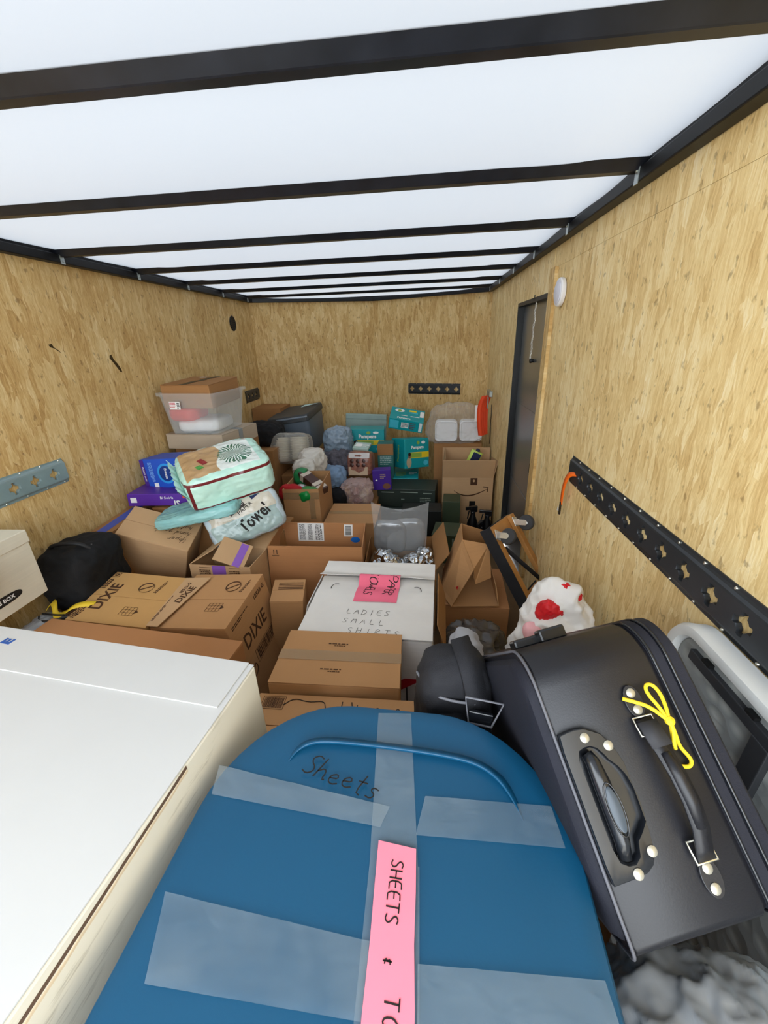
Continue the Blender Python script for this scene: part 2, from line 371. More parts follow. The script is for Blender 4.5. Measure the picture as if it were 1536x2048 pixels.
def place(o, loc, ypr=(0, 0, 0)):
    y, p, r = ypr
    o.matrix_local = Matrix.Translation(loc) @ Matrix.Rotation(R(y), 4, 'Z') @ Matrix.Rotation(R(p), 4, 'X') @ Matrix.Rotation(R(r), 4, 'Y'); return o

# ================================================================== trailer shell
XR, XL, YF, YA, XM, ZC, YB = .65, -1.78, 4.5465, 4.9955, -.565, 2.0514, -.6
def panel(mb_list, name, M, m=OSB, parent=None, uvo=(0, 0)):
    """flat boards given as (x0,x1,y0,y1,z0,z1) in a local frame, UV in metres"""
    mb = MB()
    for b in mb_list: mb.box(*b)
    o = mb.build(name, m, parent)
    uv = o.data.uv_layers.new(name='UVMap')
    for l in o.data.loops:
        c = o.data.vertices[l.vertex_index].co; uv.data[l.index].uv = (c.x+uvo[0], c.y+uvo[1])
    o.matrix_world = M; return o
def frame(o, ux, uy):
    ux, uy = Vector(ux).normalized(), Vector(uy).normalized(); M = Matrix((ux, uy, ux.cross(uy))).transposed().to_4x4(); M.translation = o; return M
MR = frame((XR, 0, 0), (0, -1, 0), (0, 0, 1)); ML = frame((XL, 0, 0), (0, 1, 0), (0, 0, 1))
dy0, dy1, dz = 2.468, 3.282, 1.858
struct(panel([(-dy0, -YB, 0, 1.962, -.03, 0), (-dy0, -YB, 1.964, ZC+.02, -.03, -.0025), (-dy1, -dy0, dz, ZC+.02, -.03, -.001), (-YF-.02, -dy1, 0, ZC+.02, -.03, -.001)], 'wall_right', MR, OSB_LIT))
struct(panel([(YB, 2.44, 0, ZC+.02, -.03, 0), (2.442, YF+.02, 0, ZC+.02, -.03, 0)], 'wall_left', ML, uvo=(5, 3)))
MFL = frame((XL, YF, 0), (XM-XL, YA-YF, 0), (0, 0, 1)); MFR = frame((XM, YA, 0), (XR-XM, YF-YA, 0), (0, 0, 1)); LF = math.hypot(XM-XL, YA-YF)
for nm, M, u in (('wall_front', MFL, (11, 1)), ('wall_front', MFR, (16, 2))): struct(panel([(-.01, LF+.01, 0, ZC+.02, -.03, 0)], nm, M, uvo=u))
fl = panel([(XL-.03, XR+.03, YB, YA+.1, -.06, 0)], 'floor', Matrix.Identity(4), mat('dark_plywood', '#6d5334', .7, var=.12)); struct(fl)
# roof liner: white membrane drooping a little between the roof bows
BOWS = [-.29, .32, .933, 1.549, 2.176, 2.755, 3.33, 3.9, 4.44]
def linermat():
    m, k, p = base('white_roof_liner'); p.inputs['Base Color'].default_value = lin('#9298a2'); p.inputs['Roughness'].default_value = .42
    t = k.new('ShaderNodeBsdfTranslucent'); t.inputs[0].default_value = (.80, .84, .90, 1); x = k.new('ShaderNodeMixShader'); x.inputs[0].default_value = TRANS
    k.l.new(p.outputs[0], x.inputs[1]); k.l.new(t.outputs[0], x.inputs[2]); k.l.new(x.outputs[0], k.n['Material Output'].inputs[0]); return m
TRANS = .082   # translucency added to the roof membrane so daylight reaches the far end
LINER = linermat()
def liner():
    bm = bmesh.new(); nx, ny = 40, 150; g = []
    for j in range(ny+1):
        y = YB+(YA+.02-YB)*j/ny; row = []
        for i in range(nx+1):
            x = XL+(XR-XL)*i/nx; b0 = max([b for b in BOWS if b <= y], default=-.9); b1 = min([b for b in BOWS if b > y], default=5.0)
            t = (y-b0)/(b1-b0); e = min(x-XL, XR-x)
            z = 2.110-.026*max(0, math.sin(math.pi*t))**.8*min(1, e/.25)+.004*noise.noise(Vector((x*5, y*2.5, 0)))*max(0, 1-e/.5)*2
            row.append(bm.verts.new((x, y, z)))
        g.append(row)
    for j in range(ny):
        for i in range(nx): bm.faces.new((g[j][i], g[j+1][i], g[j+1][i+1], g[j][i+1]))
    me = bpy.data.meshes.new('ceiling'); bm.to_mesh(me); bm.free(); me.materials.append(LINER)
    for f in me.polygons: f.use_smooth = True
    o = bpy.data.objects.new('ceiling', me); COL.objects.link(o); return struct(o)
liner()
sk = MB(); sk.box(XR+.09, XR+.12, YB, YA, -.06, 2.15); sk.box(XL-.06, XL-.03, YB, YF+.1, -.06, 2.15)
struct(sk.build('trim_1', mat('outer_skin', '#d8d8d8', .5)))
BOWM = mat('black_bow_paint', '#20232b', .34, .25, var=.25, vs=14, spec=.5)
n_trim = 2
for b in BOWS:
    mb = MB(); z0, z1 = 2.079, 2.103; pr = [(b+.012, z1), (b, z0+.002), (b-.003, z0), (b-.032, z0), (b-.035, z0+.002), (b-.060, z1)]
    vs = [(x, y, z) for x in (XL, XR) for y, z in pr]; n = len(pr)
    mb.add(vs, [(i, (i+1) % n, n+(i+1) % n, n+i) for i in range(n)]+[tuple(range(n)), tuple(range(n, 2*n))])
    struct(mb.build('trim_%d' % n_trim, BOWM)); n_trim += 1
RAILM = mat('black_rail_paint', '#0d0e12', .5, 0, var=.2, vs=12, spec=.3)
for a, c, s in (((XR, YB), (XR, YF), -1), ((XL, YB), (XL, YF), 1)):
    mb = MB(); x = a[0]; mb.box(*sorted((x, x+s*.045)), YB, YF+.03, ZC, ZC+.038); mb.box(*sorted((x, x+s*.022)), YB, YF+.03, ZC+.036, ZC+.085)
    o = struct(mb.build('trim_%d' % n_trim, RAILM, bevel=.004)); n_trim += 1
    for b in BOWS[2:]:
        q = MB(); q.box(-.0012, .0012, -.012, .012, -.022, .022); q.lathe([(.0045, 0), (.005, .003), (.003, .005)], 8, Matrix.Rotation(R(90*s), 4, 'Y') @ Matrix.Translation((.01, 0, .001)))
        g = q.build('bracket', mat('galvanised', '#a9b0b0', .35, .8, var=.1, vs=20), o); g.location = (x+s*.047, b-.03, ZC+.018)
for M in (MFL, MFR):
    mb = MB(); mb.box(0, LF, ZC, ZC+.032, 0, .035); mb.box(0, LF, ZC+.03, ZC+.06, 0, .012)
    struct(mb.build('trim_%d' % n_trim, BLK, bevel=.003, mat_world=M)); n_trim += 1
# batten beside the door
struct(panel([(-dy0, -dy0+.085, 0, 1.962, 0, .016)], 'trim_%d' % n_trim, MR, uvo=(31, 7))); n_trim += 1
# ------------------------------------------------------------------ door
ALU = mat('door_aluminium', '#9ba0a4', .3, .85, var=.05, vs=2); DFR = mat('door_frame_black', '#121212', .45)
door = MB(); door.box(XR+.045, XR+.07, dy0-.02, dy1+.02, -.0, dz+.02); door = struct(door.build('door_1', ALU))
mb = MB(); mb.box(XR, XR+.045, dy0-.004, dy0+.012, 0, dz); mb.box(XR, XR+.045, dy1-.012, dy1+.003, 0, dz); mb.box(XR, XR+.045, dy0, dy1, dz-.02, dz+.003); mb.build('door_frame', DFR, door)
for z0, z1 in ((.06, .62), (.66, 1.20), (1.24, 1.80)):
    mb = MB(); mb.box(XR+.041, XR+.045, dy0+.05, dy1-.05, z0, z1); mb.build('door_panel', ALU, door, bevel=.0015)
mb = MB(); mb.lathe([(.011, 0), (.011, .012), (.015, .016), (.013, .026), (.005, .028)], 14, Matrix.Translation((XR+.043, 2.868, 1.505)) @ Matrix.Rotation(R(-90), 4, 'Y')); mb.build('knob', DFR, door, True)
mb = MB(); mb.box(XR+.012, XR+.041, 2.49, 2.57, .80, .98); mb.box(XR+.002, XR+.014, 2.505, 2.555, .86, .92); mb.build('latch', DFR, door, bevel=.003)
ch = thing('door_chain', 'thin metal chain hanging down in the narrow side door opening', 'chain', (XR+.012, 2.82, 1.856))
lk = MB(); lk.tube([(.0045*math.cos(a), 0, .0085*math.sin(a)) for a in [i*math.pi/5 for i in range(10)]], .0016, 5, closed=True)
l0 = lk.build('link', mat('chain_steel', '#d9d6cd', .3, .5), ch, True)
hk = MB(); hk.box(-.012, .012, -.01, .01, -.004, .02); hk.build('hook_plate', DFR, ch)
for i in range(25):
    l = l0 if i == 0 else l0.copy()
    if i: COL.objects.link(l); l.parent = ch
    l.matrix_local = Matrix.Translation((.002*math.sin(i), .0005*i, -.012-.0132*i)) @ Matrix.Rotation(R(90*(i % 2)+20), 4, 'Z')
# ------------------------------------------------------------------ wall fittings
pk = thing('puck_light', 'round white puck light stuck on the right wall beside the door', 'light', (XR-.003, 2.265, 1.84), (0, 0, -90))
PLAS = mat('white_plastic', '#efeff2', .35, var=0)
mb = MB(); mb.lathe([(.06, 0), (.062, .004), (.062, .016), (.058, .021)], 36); mb.build('housing', PLAS, pk, True)
mb = MB(); mb.lathe([(.051, .0205), (.05, .024), (.036, .029), (.012, .031)], 36); mb.build('lens', mat('frosted_lens', '#d9dae6', .45, var=0), pk, True)
vt = thing('round_vent', 'round black vent set in the left wall near the front corner', 'vent', (XL, 4.074, 1.848), (0, 0, 90))
mb = MB(); mb.lathe([(.064, 0), (.066, .004), (.058, .008), (.05, .004), (.01, .003)], 28); mb.build('rim', mat('vent_black', '#0d0c0c', .6), vt, True)
for i in range(-2, 3):
    mb = MB(); L = math.sqrt(.05**2-(.018*i)**2); mb.box(.018*i-.0025, .018*i+.0025, -L, L, .003, .008); mb.build('slat', MATS['vent_black'], vt)
SCF = film('scuff_smear', '#3a2a18', .45, .8, .1)
for y, z, pts in ((1.98, 1.68, [(-.02, .012), (0, .016), (.008, 0), (.03, -.014), (.042, -.028), (.03, -.02), (.01, -.006), (-.012, .0)]), (2.385, 1.585, [(-.035, .045), (-.02, .05), (-.008, .02), (.012, 0), (.03, -.03), (.035, -.05), (.018, -.045), (-.004, -.015), (-.022, .01), (-.04, .03)])):
    MB().prism(pts[::-1], 0, .0006).build('scuff', SCF, bpy.data.objects['wall_left'], mat_world=None).matrix_local = Matrix.Translation((y, z, .0003))
def track(name, label, M, L, holes, body, H=.118, group=None, screws=True):
    t = thing(name, label, 'track'); t.matrix_world = M
    c = .036; mb = MB(); p = .0035
    # flanges
    for s in (-1, 1):
        pr = [(H/2, .0), (H/2, .003), (.047, .0035), (.041, .0125), (c, .0135), (c, .010)]
        vs = [(x, s*y, z) for x in (0, L) for y, z in pr]; n = len(pr)
        mb.add(vs, [(i, (i+1) % n, n+(i+1) % n, n+i) for i in range(n)]+[tuple(range(n)), tuple(range(n, 2*n))])
    # centre web with cross shaped openings
    edges = sorted(holes); xs = 0; N = 48; sp = .1038
    for k, hx in enumerate(edges):
        a = hx-sp/2 if k else max(0, hx-sp/2); b = hx+sp/2 if k < len(edges)-1 else min(L, hx+sp/2)
        if k == 0 and a > 0: mb.box(0, a, -c, c, .010, .0135)
        if k == len(edges)-1 and b < L: mb.box(b, L, -c, c, .010, .0135)
        vo = []; vi = []; vd = []; vr = []
        for j in range(N):
            th = 2*math.pi*(j+.5)/N; cx, sy = math.cos(th), math.sin(th)
            q = min(((b-hx) if cx > 0 else (hx-a))/max(abs(cx), 1e-6), c/max(abs(sy), 1e-6))
            r = .0185 if math.cos(4*th) < .25 else .0275
            vo.append((hx+cx*q, sy*q, .0135)); vi.append((hx+cx*r, sy*r, .0135)); vr.append((hx+cx*(r-.001), sy*(r-.001), .010)); vd.append((hx+cx*(r-.001), sy*(r-.001), .001))
        # square corners of each cell
        allv = vo+vi+vr+vd; fs = []
        for j in range(N):
            j2 = (j+1) % N; fs += [(j, j2, N+j2, N+j), (N+j, N+j2, 2*N+j2, 2*N+j), (2*N+j, 2*N+j2, 3*N+j2, 3*N+j)]
        cor = [(b, c), (a, c), (a, -c), (b, -c)]
        for (x, y) in cor:
            th = math.atan2(y, x-hx) % (2*math.pi); j = int((th/(2*math.pi)*N-.5)//1) % N
            allv.append((x, y, .0135)); fs.append((j, len(allv)-1, (j+1) % N))
        mb.add(allv, fs)
    mb.build('rail', body, t, 'x')
    if screws:
        q = MB(); q.lathe([(.0042, 0), (.0046, .002), (.003, .0042), (.0008, .0045)], 8); s0 = None
        xx = [h+.0519 for h in edges if h+.0519 < L-.01]+[edges[0]-.05 if edges[0] > .06 else .012]
        for x in xx:
            for y in (-.0525, .0525):
                if s0 is None: s0 = q.build('screw', CHROME, t, True); o = s0
                else: o = s0.copy(); COL.objects.link(o); o.parent = t
                o.matrix_local = Matrix.Translation((x, y, .003))
    return t
TRD = mat('track_dark_zinc', '#3d4044', .36, .55, var=.10, vs=8, spec=.5); TRL = mat('track_pale_zinc', '#8fa3a6', .4, .4, var=.08, vs=8)
y0 = 1.815
track('tie_down_track', 'long dark steel tie-down track with cross-shaped holes on the right wall', Matrix.Translation((0, 0, 0)) @ frame((XR, y0, 1.108), (0, -1, 0), (0, 0, 1)), 2.2, [y0-1.681+.1038*k+.01 for k in range(20)], TRD)
hl = [.5+1.745-.1038*k for k in range(21)]
track('tie_down_track', 'pale zinc tie-down track with cross-shaped holes on the left wall', frame((XL, -.5, 1.117), (0, 1, 0), (0, 0, 1)), 2.318, hl, TRL)
track('tie_down_track', 'short dark six-hole tie-down track on the front wall', MFR @ Matrix.Translation((.415, 1.143, 0)), .60, [.045+.102*k for k in range(6)], TRD, .115)
track('tie_down_track', 'small dark tie-down track on the left wall behind the clear tote', frame((XL, 4.10, 1.175), (0, 1, 0), (0, 0, 1)), .35, [.06+.1*k for k in range(3)], TRD)
# ground outside the open rear
mb = MB(); mb.box(-25, 25, -40, YB-.05, -.62, -.6); struct(mb.build('floor_outside', mat('pale_concrete', '#b9b5ac', .9, var=.05)))

# ================================================================== foreground
# ---- blue tote
TOTE = mat('blue_tote_plastic', '#0a4767', .36, var=.025, vs=3, spec=.4, bump=.03, bs=220)
def rrect(hw, y0, y1, r, bow=0, n=10):
    P = []
    for cx, cy, a0 in ((hw-r, y1-r, 0), (-hw+r, y1-r, 90), (-hw+r, y0+r, 180), (hw-r, y0+r, 270)):
        for i in range(n+1):
            a = R(a0+90*i/n); x, y = cx+r*math.cos(a), cy+r*math.sin(a)
            P.append((x, y-(bow*(abs(x)/hw)**2 if y > (y0+y1)/2 else -bow*(abs(x)/hw)**2)))
    return P
tote = thing('storage_tote', 'blue plastic storage tote with taped lid and long pink note on top', 'tote', (-.075, .19, .60), (-3, 0, 0))
HW, Y0, Y1 = .285, -.4, .402
def loft(rings, caps=True):
    mb = MB(); n = len(rings[0]); vs = [q for r in rings for q in r]
    fs = [(k*n+i, k*n+(i+1) % n, (k+1)*n+(i+1) % n, (k+1)*n+i) for k in range(len(rings)-1) for i in range(n)]
    if caps: fs += [tuple(range(n))[::-1], tuple(range((len(rings)-1)*n, len(rings)*n))]
    return mb.add(vs, fs)
def ring(d, z, r=.2): return [(x, y, z) for x, y in rrect(HW-d, Y0+d, Y1-d, max(.03, r-d*.6), .02)]
loft([ring(.075, 0), ring(.07, .01), ring(.028, .36), ring(.028, .38)]).build('tub', TOTE, tote, True)
loft([ring(.002, .365), ring(0, .37), ring(0, .392), ring(.004, .398), ring(.012, .40), ring(.03, .400), ring(.05, .3985), ring(.06, .3985)]).build('lid', TOTE, tote, True)
rib = [(-.17, .27), (-.165, .29), (-.15, .308), (-.12, .318), (-.05, .32), (.05, .318), (.13, .312), (.165, .30), (.19, .28), (.205, .25), (.213, .22)]
for s in (1, -1):
    Q = smooth([(x, y if s > 0 else -y, .3975) for x, y in rib], 2); n = len(Q)
    MB().tube(Q, [.017*min(1, (min(i, n-1-i)+.4)/10) for i in range(n)], 14, flat=.3).build('lid_rib', TOTE, tote, 'all')
def wrinkle_strip(parent, name, pts4, m, z, seed=0, amp=.0009, nu=28, nv=8):
    a, b, c, d = [Vector((x, y, 0)) for x, y in pts4]; mb = MB(); vs = []; rnd = random.Random(seed)
    for i in range(nu+1):
        for j in range(nv+1):
            p = a.lerp(b, i/nu).lerp(d.lerp(c, i/nu), j/nv)
            k = noise.noise(Vector((p.x*26+seed, p.y*60, seed*2.3)))+.6*noise.noise(Vector((p.x*80, p.y*30, seed)))
            vs.append((p.x, p.y, z+max(0, amp*k*2)))
    fs = [(i*(nv+1)+j, (i+1)*(nv+1)+j, (i+1)*(nv+1)+j+1, i*(nv+1)+j+1) for i in range(nu) for j in range(nv)]
    return mb.add(vs, fs).build(name, m, parent, 'all')
def T(x, y):   # world point on the lid -> tote coordinates
    a = R(3); x -= -.075; y -= .19; return (x*math.cos(a)-y*math.sin(a), x*math.sin(a)+y*math.cos(a))
for i, q in enumerate((((-.085, .575), (-.023, .578), (-.006, .33), (-.072, .33)), ((-.072, .33), (-.004, .33), (.0, -.05), (-.07, -.05)),
                       ((-.345, .452), (-.237, .449), (-.05, .405), (-.062, .375)), ((.004, .424), (.193, .422), (.197, .366), (-.01, .368)),
                       ((-.335, .277), (-.254, .277), (-.062, .25), (-.062, .187)), ((-.005, .235), (.074, .226), (.2, .238), (.204, .16)))):
    q = [T(*p) for p in q]
    if i == 2: q = [q[0], q[2], q[3], T(-.335, .404)]
    if i == 3: q = [q[0], q[1], q[2], q[3]]
    if i == 4: q = [q[0], q[2], q[3], T(-.31, .195)]
    if i == 5: q = [q[0], q[2], q[3], T(-.005, .17)]
    wrinkle_strip(tote, 'tape', q, TAPE, .4004+.0006*i, i*3+1, .0013 if i in (2, 4, 5) else .0006)
def poly_patch(parent, name, pts, z, m, th=.0008):
    return MB().prism([p for p in pts], z, z+th).build(name, m, parent)
pn = [T(*p) for p in ((-.062, .356), (-.009, .349), (-.0085, .30), (-.0095, .25), (-.0075, .20), (-.007, .02), (-.064, .02), (-.063, .19), (-.0615, .25), (-.062, .30))]
poly_patch(tote, 'pink_note', pn[::-1], .4045, PINK)
note = lambda x, y, rot: Matrix.Translation((*T(x, y), .4056)) @ Matrix.Rotation(R(rot), 4, 'Z')
hand(tote, 'handwriting', note(-.041, .334, -91), 'SHEETS', .0165, INK, .0017, seed=4, gap=.08)
hand(tote, 'handwriting', note(-.045, .238, -91), '&', .013, INK, .0014)
hand(tote, 'handwriting', note(-.041, .207, -91), 'TOWELS', .0165, INK, .0017, seed=2)
hand(tote, 'handwriting', Matrix.Translation((*T(-.203, .449), .4052)) @ Matrix.Rotation(R(-14), 4, 'Z'), 'Sheets', .036, INK, .0022, slant=.25, gap=.02, seed=9)
carton('cardboard_box', 'plain brown cardboard box underneath the blue storage tote', 'box', (-.075, .20, .60), (-3, 0, 0), (.46, .58, .60), KRAFT, tape=TAPEB)
# ---- white carton
wb = thing('white_carton', 'large white carton with scuffed cream sides at the front left corner', 'box', (-.766, .328, .60), (-7.5, 0, 0))
WW, WD, WH = .75, .72, .45
mb = MB(); mb.box(-WW/2, WW/2, -WD/2, WD/2, 0, WH-.004); mb.build('body', SCUFF, wb, bevel=.004)
mb = MB(); mb.box(-WW/2, WW/2-.001, -WD/2, WD/2, WH-.0035, WH); mb.build('lid_panel', WBOX, wb, bevel=.0015)
mb = MB(); mb.box(-WW/2, WW/2-.012, WD/2-.115, WD/2, WH+.0002, WH+.0032); mb.build('flap', WBOX, wb, bevel=.001)
vs = [(WW/2-.0015, WD/2-.24-.02*i, WH-.010-.0006*i-.004*math.sin(i)*0) for i in range(24)]
mb = MB(); mb.ribbon([(WW/2+.0006, WD/2-.22-.02*i, WH-.009-.0012*i) for i in range(26)], (0, 0, 1), .006, .001); mb.build('open_seam', mat('seam_dark', '#5b4636', .9), wb)
mb = MB(); mb.ribbon([(WW/2+.0012, WD/2-.22-.02*i, WH-.016-.0013*i+.001*math.sin(i*2.1)) for i in range(26)], (0, 0, 1), .004, .0016); mb.build('torn_edge', mat('torn_board', '#cdb99a', .9), wb)
Mw = Matrix.Translation((-.222, .318, WH+.0034)) @ Matrix.Rotation(R(88), 4, 'Z')
text(wb, 'blue_lettering', Mw, 'E', .034, BLUEINK, sx=1.0, bold=.0018)
carton('cardboard_box', 'plain brown cardboard box underneath the large white carton', 'box', (-.766, .328, .598), (-7.5, 0, 0), (.66, .62, .60), KRAFTD, tape=TAPEB)
# ---- suitcase (leaning back, handle end towards the viewer)
LEA = mat('black_leatherette', '#141419', .42, var=.10, vs=5, bump=.06, bs=420, spec=.45); NYL = mat('navy_black_nylon', '#11131f', .75, var=.12, bump=.15, bs=500)
PLB = mat('black_moulded_plastic', '#17191d', .22, var=0, spec=.55)
SW, SD, SH = .215, .365, .62
sc = thing('suitcase', 'black soft-sided suitcase with trolley grip and yellow cord tied on its handle', 'suitcase')
Ms = Matrix.Rotation(.416, 4, 'Z') @ Matrix.Rotation(.773, 4, 'X') @ Matrix.Rotation(-.258, 4, 'Y')
sc.matrix_world = Matrix.Translation(Vector((.304, .414, 1.113))) @ Ms     # origin: middle of the handle end, local -z runs to the wheels
def srect(hx, hy, z, r, n=5):
    P = []
    for cx, cy, a0 in ((hx-r, hy-r, 0), (-hx+r, hy-r, 90), (-hx+r, -hy+r, 180), (hx-r, -hy+r, 270)):
        for i in range(n+1): a = R(a0+90*i/n); P.append((cx+r*math.cos(a), cy+r*math.sin(a), z))
    return P
# body profile in the y-z plane (rounded at the handle end), extruded over x
def prof(y0, y1, z0, z1, rr, n=7):
    P = [(y0, z0)]
    P += [(y0+.012-.012*math.cos(R(90*i/3)), z1-.012+.012*math.sin(R(90*i/3))) for i in range(4)]
    P += [(y1-rr+rr*math.sin(R(90*i/n)), z1-rr+rr*math.cos(R(90*i/n))) for i in range(n+1)]
    return P+[(y1, z0)]
def yz_loft(xs, ins, m, name, parent, smooth=True):
    rings = [[(x, y, z) for y, z in prof(-SD/2+d, SD/2-d, -SH+d, -d, .06-d*.3)] for x, d in zip(xs, ins)]
    return loft(rings).build(name, m, parent, smooth)
yz_loft([-SW/2, -SW/2+.006, SW/2-.045, SW/2-.04, SW/2-.035], [.004, 0, 0, .003, .004], LEA, 'body', sc)
yz_loft([SW/2-.036, SW/2-.033, SW/2-.018, SW/2-.015, SW/2-.012, SW/2+.004, SW/2+.012], [.004, .001, .001, .005, .001, .002, .012], NYL, 'zip_gusset', sc)
yz_loft([-SW/2-.014, -SW/2-.011, -SW/2-.003, -SW/2+.001], [.03, .018, .012, .010], NYL, 'front_pocket', sc)
pp = [(-SW/2, y, z) for y, z in prof(-SD/2-.001, SD/2+.001, -SH, .0015, .06)]
MB().tube(pp, .0023, 8).build('piping', mat('dark_piping', '#55555b', .5, var=0), sc, 'all')
for xx in (SW/2-.034, SW/2-.0135): MB().tube([(xx, y, z) for y, z in prof(-SD/2+.001, SD/2-.001, -SH, -.001, .06)], .0022, 6).build('zip', PLB, sc, 'all')
# trolley handle plate with recess
plate = [(-.105, .064), (-.085, .067), (-.067, .065), (-.047, .053), (-.036, .03), (-.032, .012), (-.034, -.032), (-.036, -.066), (-.042, -.094), (-.06, -.104), (-.105, -.106)]
rec = [(-.088, .036), (-.080, .041), (-.066, .041), (-.057, .034), (-.053, .023), (-.044, .012), (-.038, 0), (-.034, -.025), (-.036, -.05), (-.047, -.062), (-.055, -.068), (-.060, -.084), (-.068, -.089), (-.082, -.088), (-.088, -.078)]
def plate_with_hole(outer, inner, z, zt, depth):
    mb = MB(); no, ni = len(outer), len(inner); mm = 48
    def res(P):
        C = Vector((-.068, -.02)); L = []
        for k in range(mm):
            a = 2*math.pi*k/mm; dr = Vector((math.cos(a), math.sin(a))); bst = None
            for i in range(len(P)):
                p, q = Vector(P[i]), Vector(P[(i+1) % len(P)]); e = q-p; den = dr.x*e.y-dr.y*e.x
                if abs(den) < 1e-9: continue
                t = ((p-C).x*e.y-(p-C).y*e.x)/den; u = ((p-C).x*dr.y-(p-C).y*dr.x)/den
                if t > 0 and -1e-6 <= u <= 1+1e-6: bst = t if bst is None else max(bst, t)
            L.append(C+dr*bst)
        return L
    O, I = res(outer), res(inner)
    rings = [[(p.x, p.y, z) for p in O], [(p.x, p.y, zt-.001) for p in O], [(p.x*.985-.001, p.y*.985, zt) for p in O], [((p.x+.068)*1.06-.068, (p.y+.02)*1.04-.02, zt) for p in I], [(p.x, p.y, zt-.003) for p in I], [(p.x, p.y, zt-depth) for p in I]]
    vs = [q for r in rings for q in r]; fs = [(k*mm+i, k*mm+(i+1) % mm, (k+1)*mm+(i+1) % mm, (k+1)*mm+i) for k in range(5) for i in range(mm)]
    fs.append(tuple(range(5*mm, 6*mm))); return mb.add(vs, fs)
plate_with_hole(plate, rec, 0, .012, .0118).build('handle_plate', PLB, sc, True)
gp = [(-.0745, .034, .006), (-.072, .025, .010), (-.0715, 0, .012), (-.072, -.03, .012), (-.0735, -.065, .010), (-.076, -.084, .006)]
g = MB().tube(gp, [.008, .0095, .0115, .0115, .0095, .008], 14).build('trolley_grip', PLB, sc, 'all')
MB().prism([(-.070+.0075*math.cos(a)*1, -.028+.026*math.sin(a)) for a in [i*math.pi/10 for i in range(20)]], .0225, .0243).build('release_button', mat('release_grey', '#39424b', .3, var=0), g, True, bevel=.0006)
MB().tube([(-.070+.0098*math.cos(a), -.028+.030*math.sin(a), .0228) for a in [i*math.pi/12 for i in range(24)]], .0011, 6, closed=True).build('button_ring', PLB, g, 'all')
rv = MB().lathe([(.0062, 0), (.0064, .001), (.0045, .0024), (.0005, .0028)], 14)
r0 = None
for i, (x, y) in enumerate(((-.071, .054), (-.044, .038), (-.043, -.083), (-.07, -.1005), (.018, .089), (.018, .067), (.017, -.118), (.016, -.139))):
    if r0 is None: r0 = rv.build('rivet', mat('nickel_rivet', '#b5b0a0', .35, .6, var=0), sc, True); o = r0
    else: o = r0.copy(); COL.objects.link(o); o.parent = sc
    o.matrix_local = Matrix.Translation((x, y, .012 if i < 4 else .0045))
mb = MB(); mb.box(-.075, -.005, SD/2-.002, SD/2+.016, -.20, -.16); mb.box(-.03, .02, SD/2-.002, SD/2+.022, -.17, -.14); mb.build('corner_foot', PLB, sc, bevel=.004)
# carry handle with end tabs, square rings
for y, s in ((.078, 1), (-.128, -1)):
    MB().prism([(.018+.013*math.cos(a), y+.022*math.sin(a)) for a in [i*math.pi/9 for i in range(18)]], 0, .0045).build('handle_tab', LEA, sc, bevel=.001)
for y in (.046, -.100):
    MB().tube([(.005, y+.012, .006), (.005, y-.010, .010), (.032, y-.010, .010), (.032, y+.012, .006)], .0018, 6, closed=True).build('ring', CHROME, sc, 'all')
hp = [(.018, .055, .008), (.018, .035, .014), (.0195, .015, .021), (.0215, -.01, .026), (.0225, -.04, .027), (.022, -.07, .022), (.019, -.095, .013), (.018, -.108, .008)]
hd = MB().ribbon(hp, (1, 0, 0), .022, .003); hd.build('carry_handle', LEA, sc, 'all')
MB().tube(hp[2:6], [.007, .009, .009, .007], 10).build('handle_roll', LEA, sc, 'all')
MB().ribbon([(.018, .052, .0125), (.018, .038, .018), (.0192, .022, .0235)], (1, 0, 0), .027, .004).build('handle_wrap', mat('wrap_grey', '#2b2b2f', .7), sc, 'all')
yc = thing('tied_string', 'yellow string tied in a bow around the black suitcase handle', 'string'); yc.matrix_world = Matrix.Translation(Vector((.304, .414, 1.113))) @ Ms
YEL = mat('yellow_cord_fibre', '#f2cf26', .6, var=.05, bump=.3, bs=600)
zc = .026
for P in ([(.004, .085, .004), (.016, .078, .010), (.029, .069, .018), (.041, .049, zc)],
          [(.041, .049, zc), (.040, .066, .020), (.036, .085, .012), (.040, .095, .010), (.050, .093, .010), (.053, .080, .014), (.049, .064, .020), (.042, .049, zc)],
          [(.042, .049, zc), (.043, .035, .024), (.038, .022, .020), (.040, .010, .012), (.0425, .026, .014), (.0445, .045, .022)],
          [(.043, .048, zc), (.046, .030, .018), (.050, .012, .006), (.056, 0, .004), (.0585, -.008, .004), (.053, -.014, .004), (.042, -.011, .004), (.036, -.006, .004)]):
    MB().tube(smooth(P), .0026, 8).build('strand', YEL, yc, 'all')
MB().lathe([(.001, -.006), (.0055, -.003), (.006, .002), (.001, .006)], 12, Matrix.Translation((.0425, .048, zc))).build('knot', YEL, yc, True)
carton('cardboard_box', 'brown cardboard box on the floor under the black suitcase', 'box', (.255, .86, .50), (3, 0, 0), (.50, .46, .50), KRAFTD, tape=TAPEB)
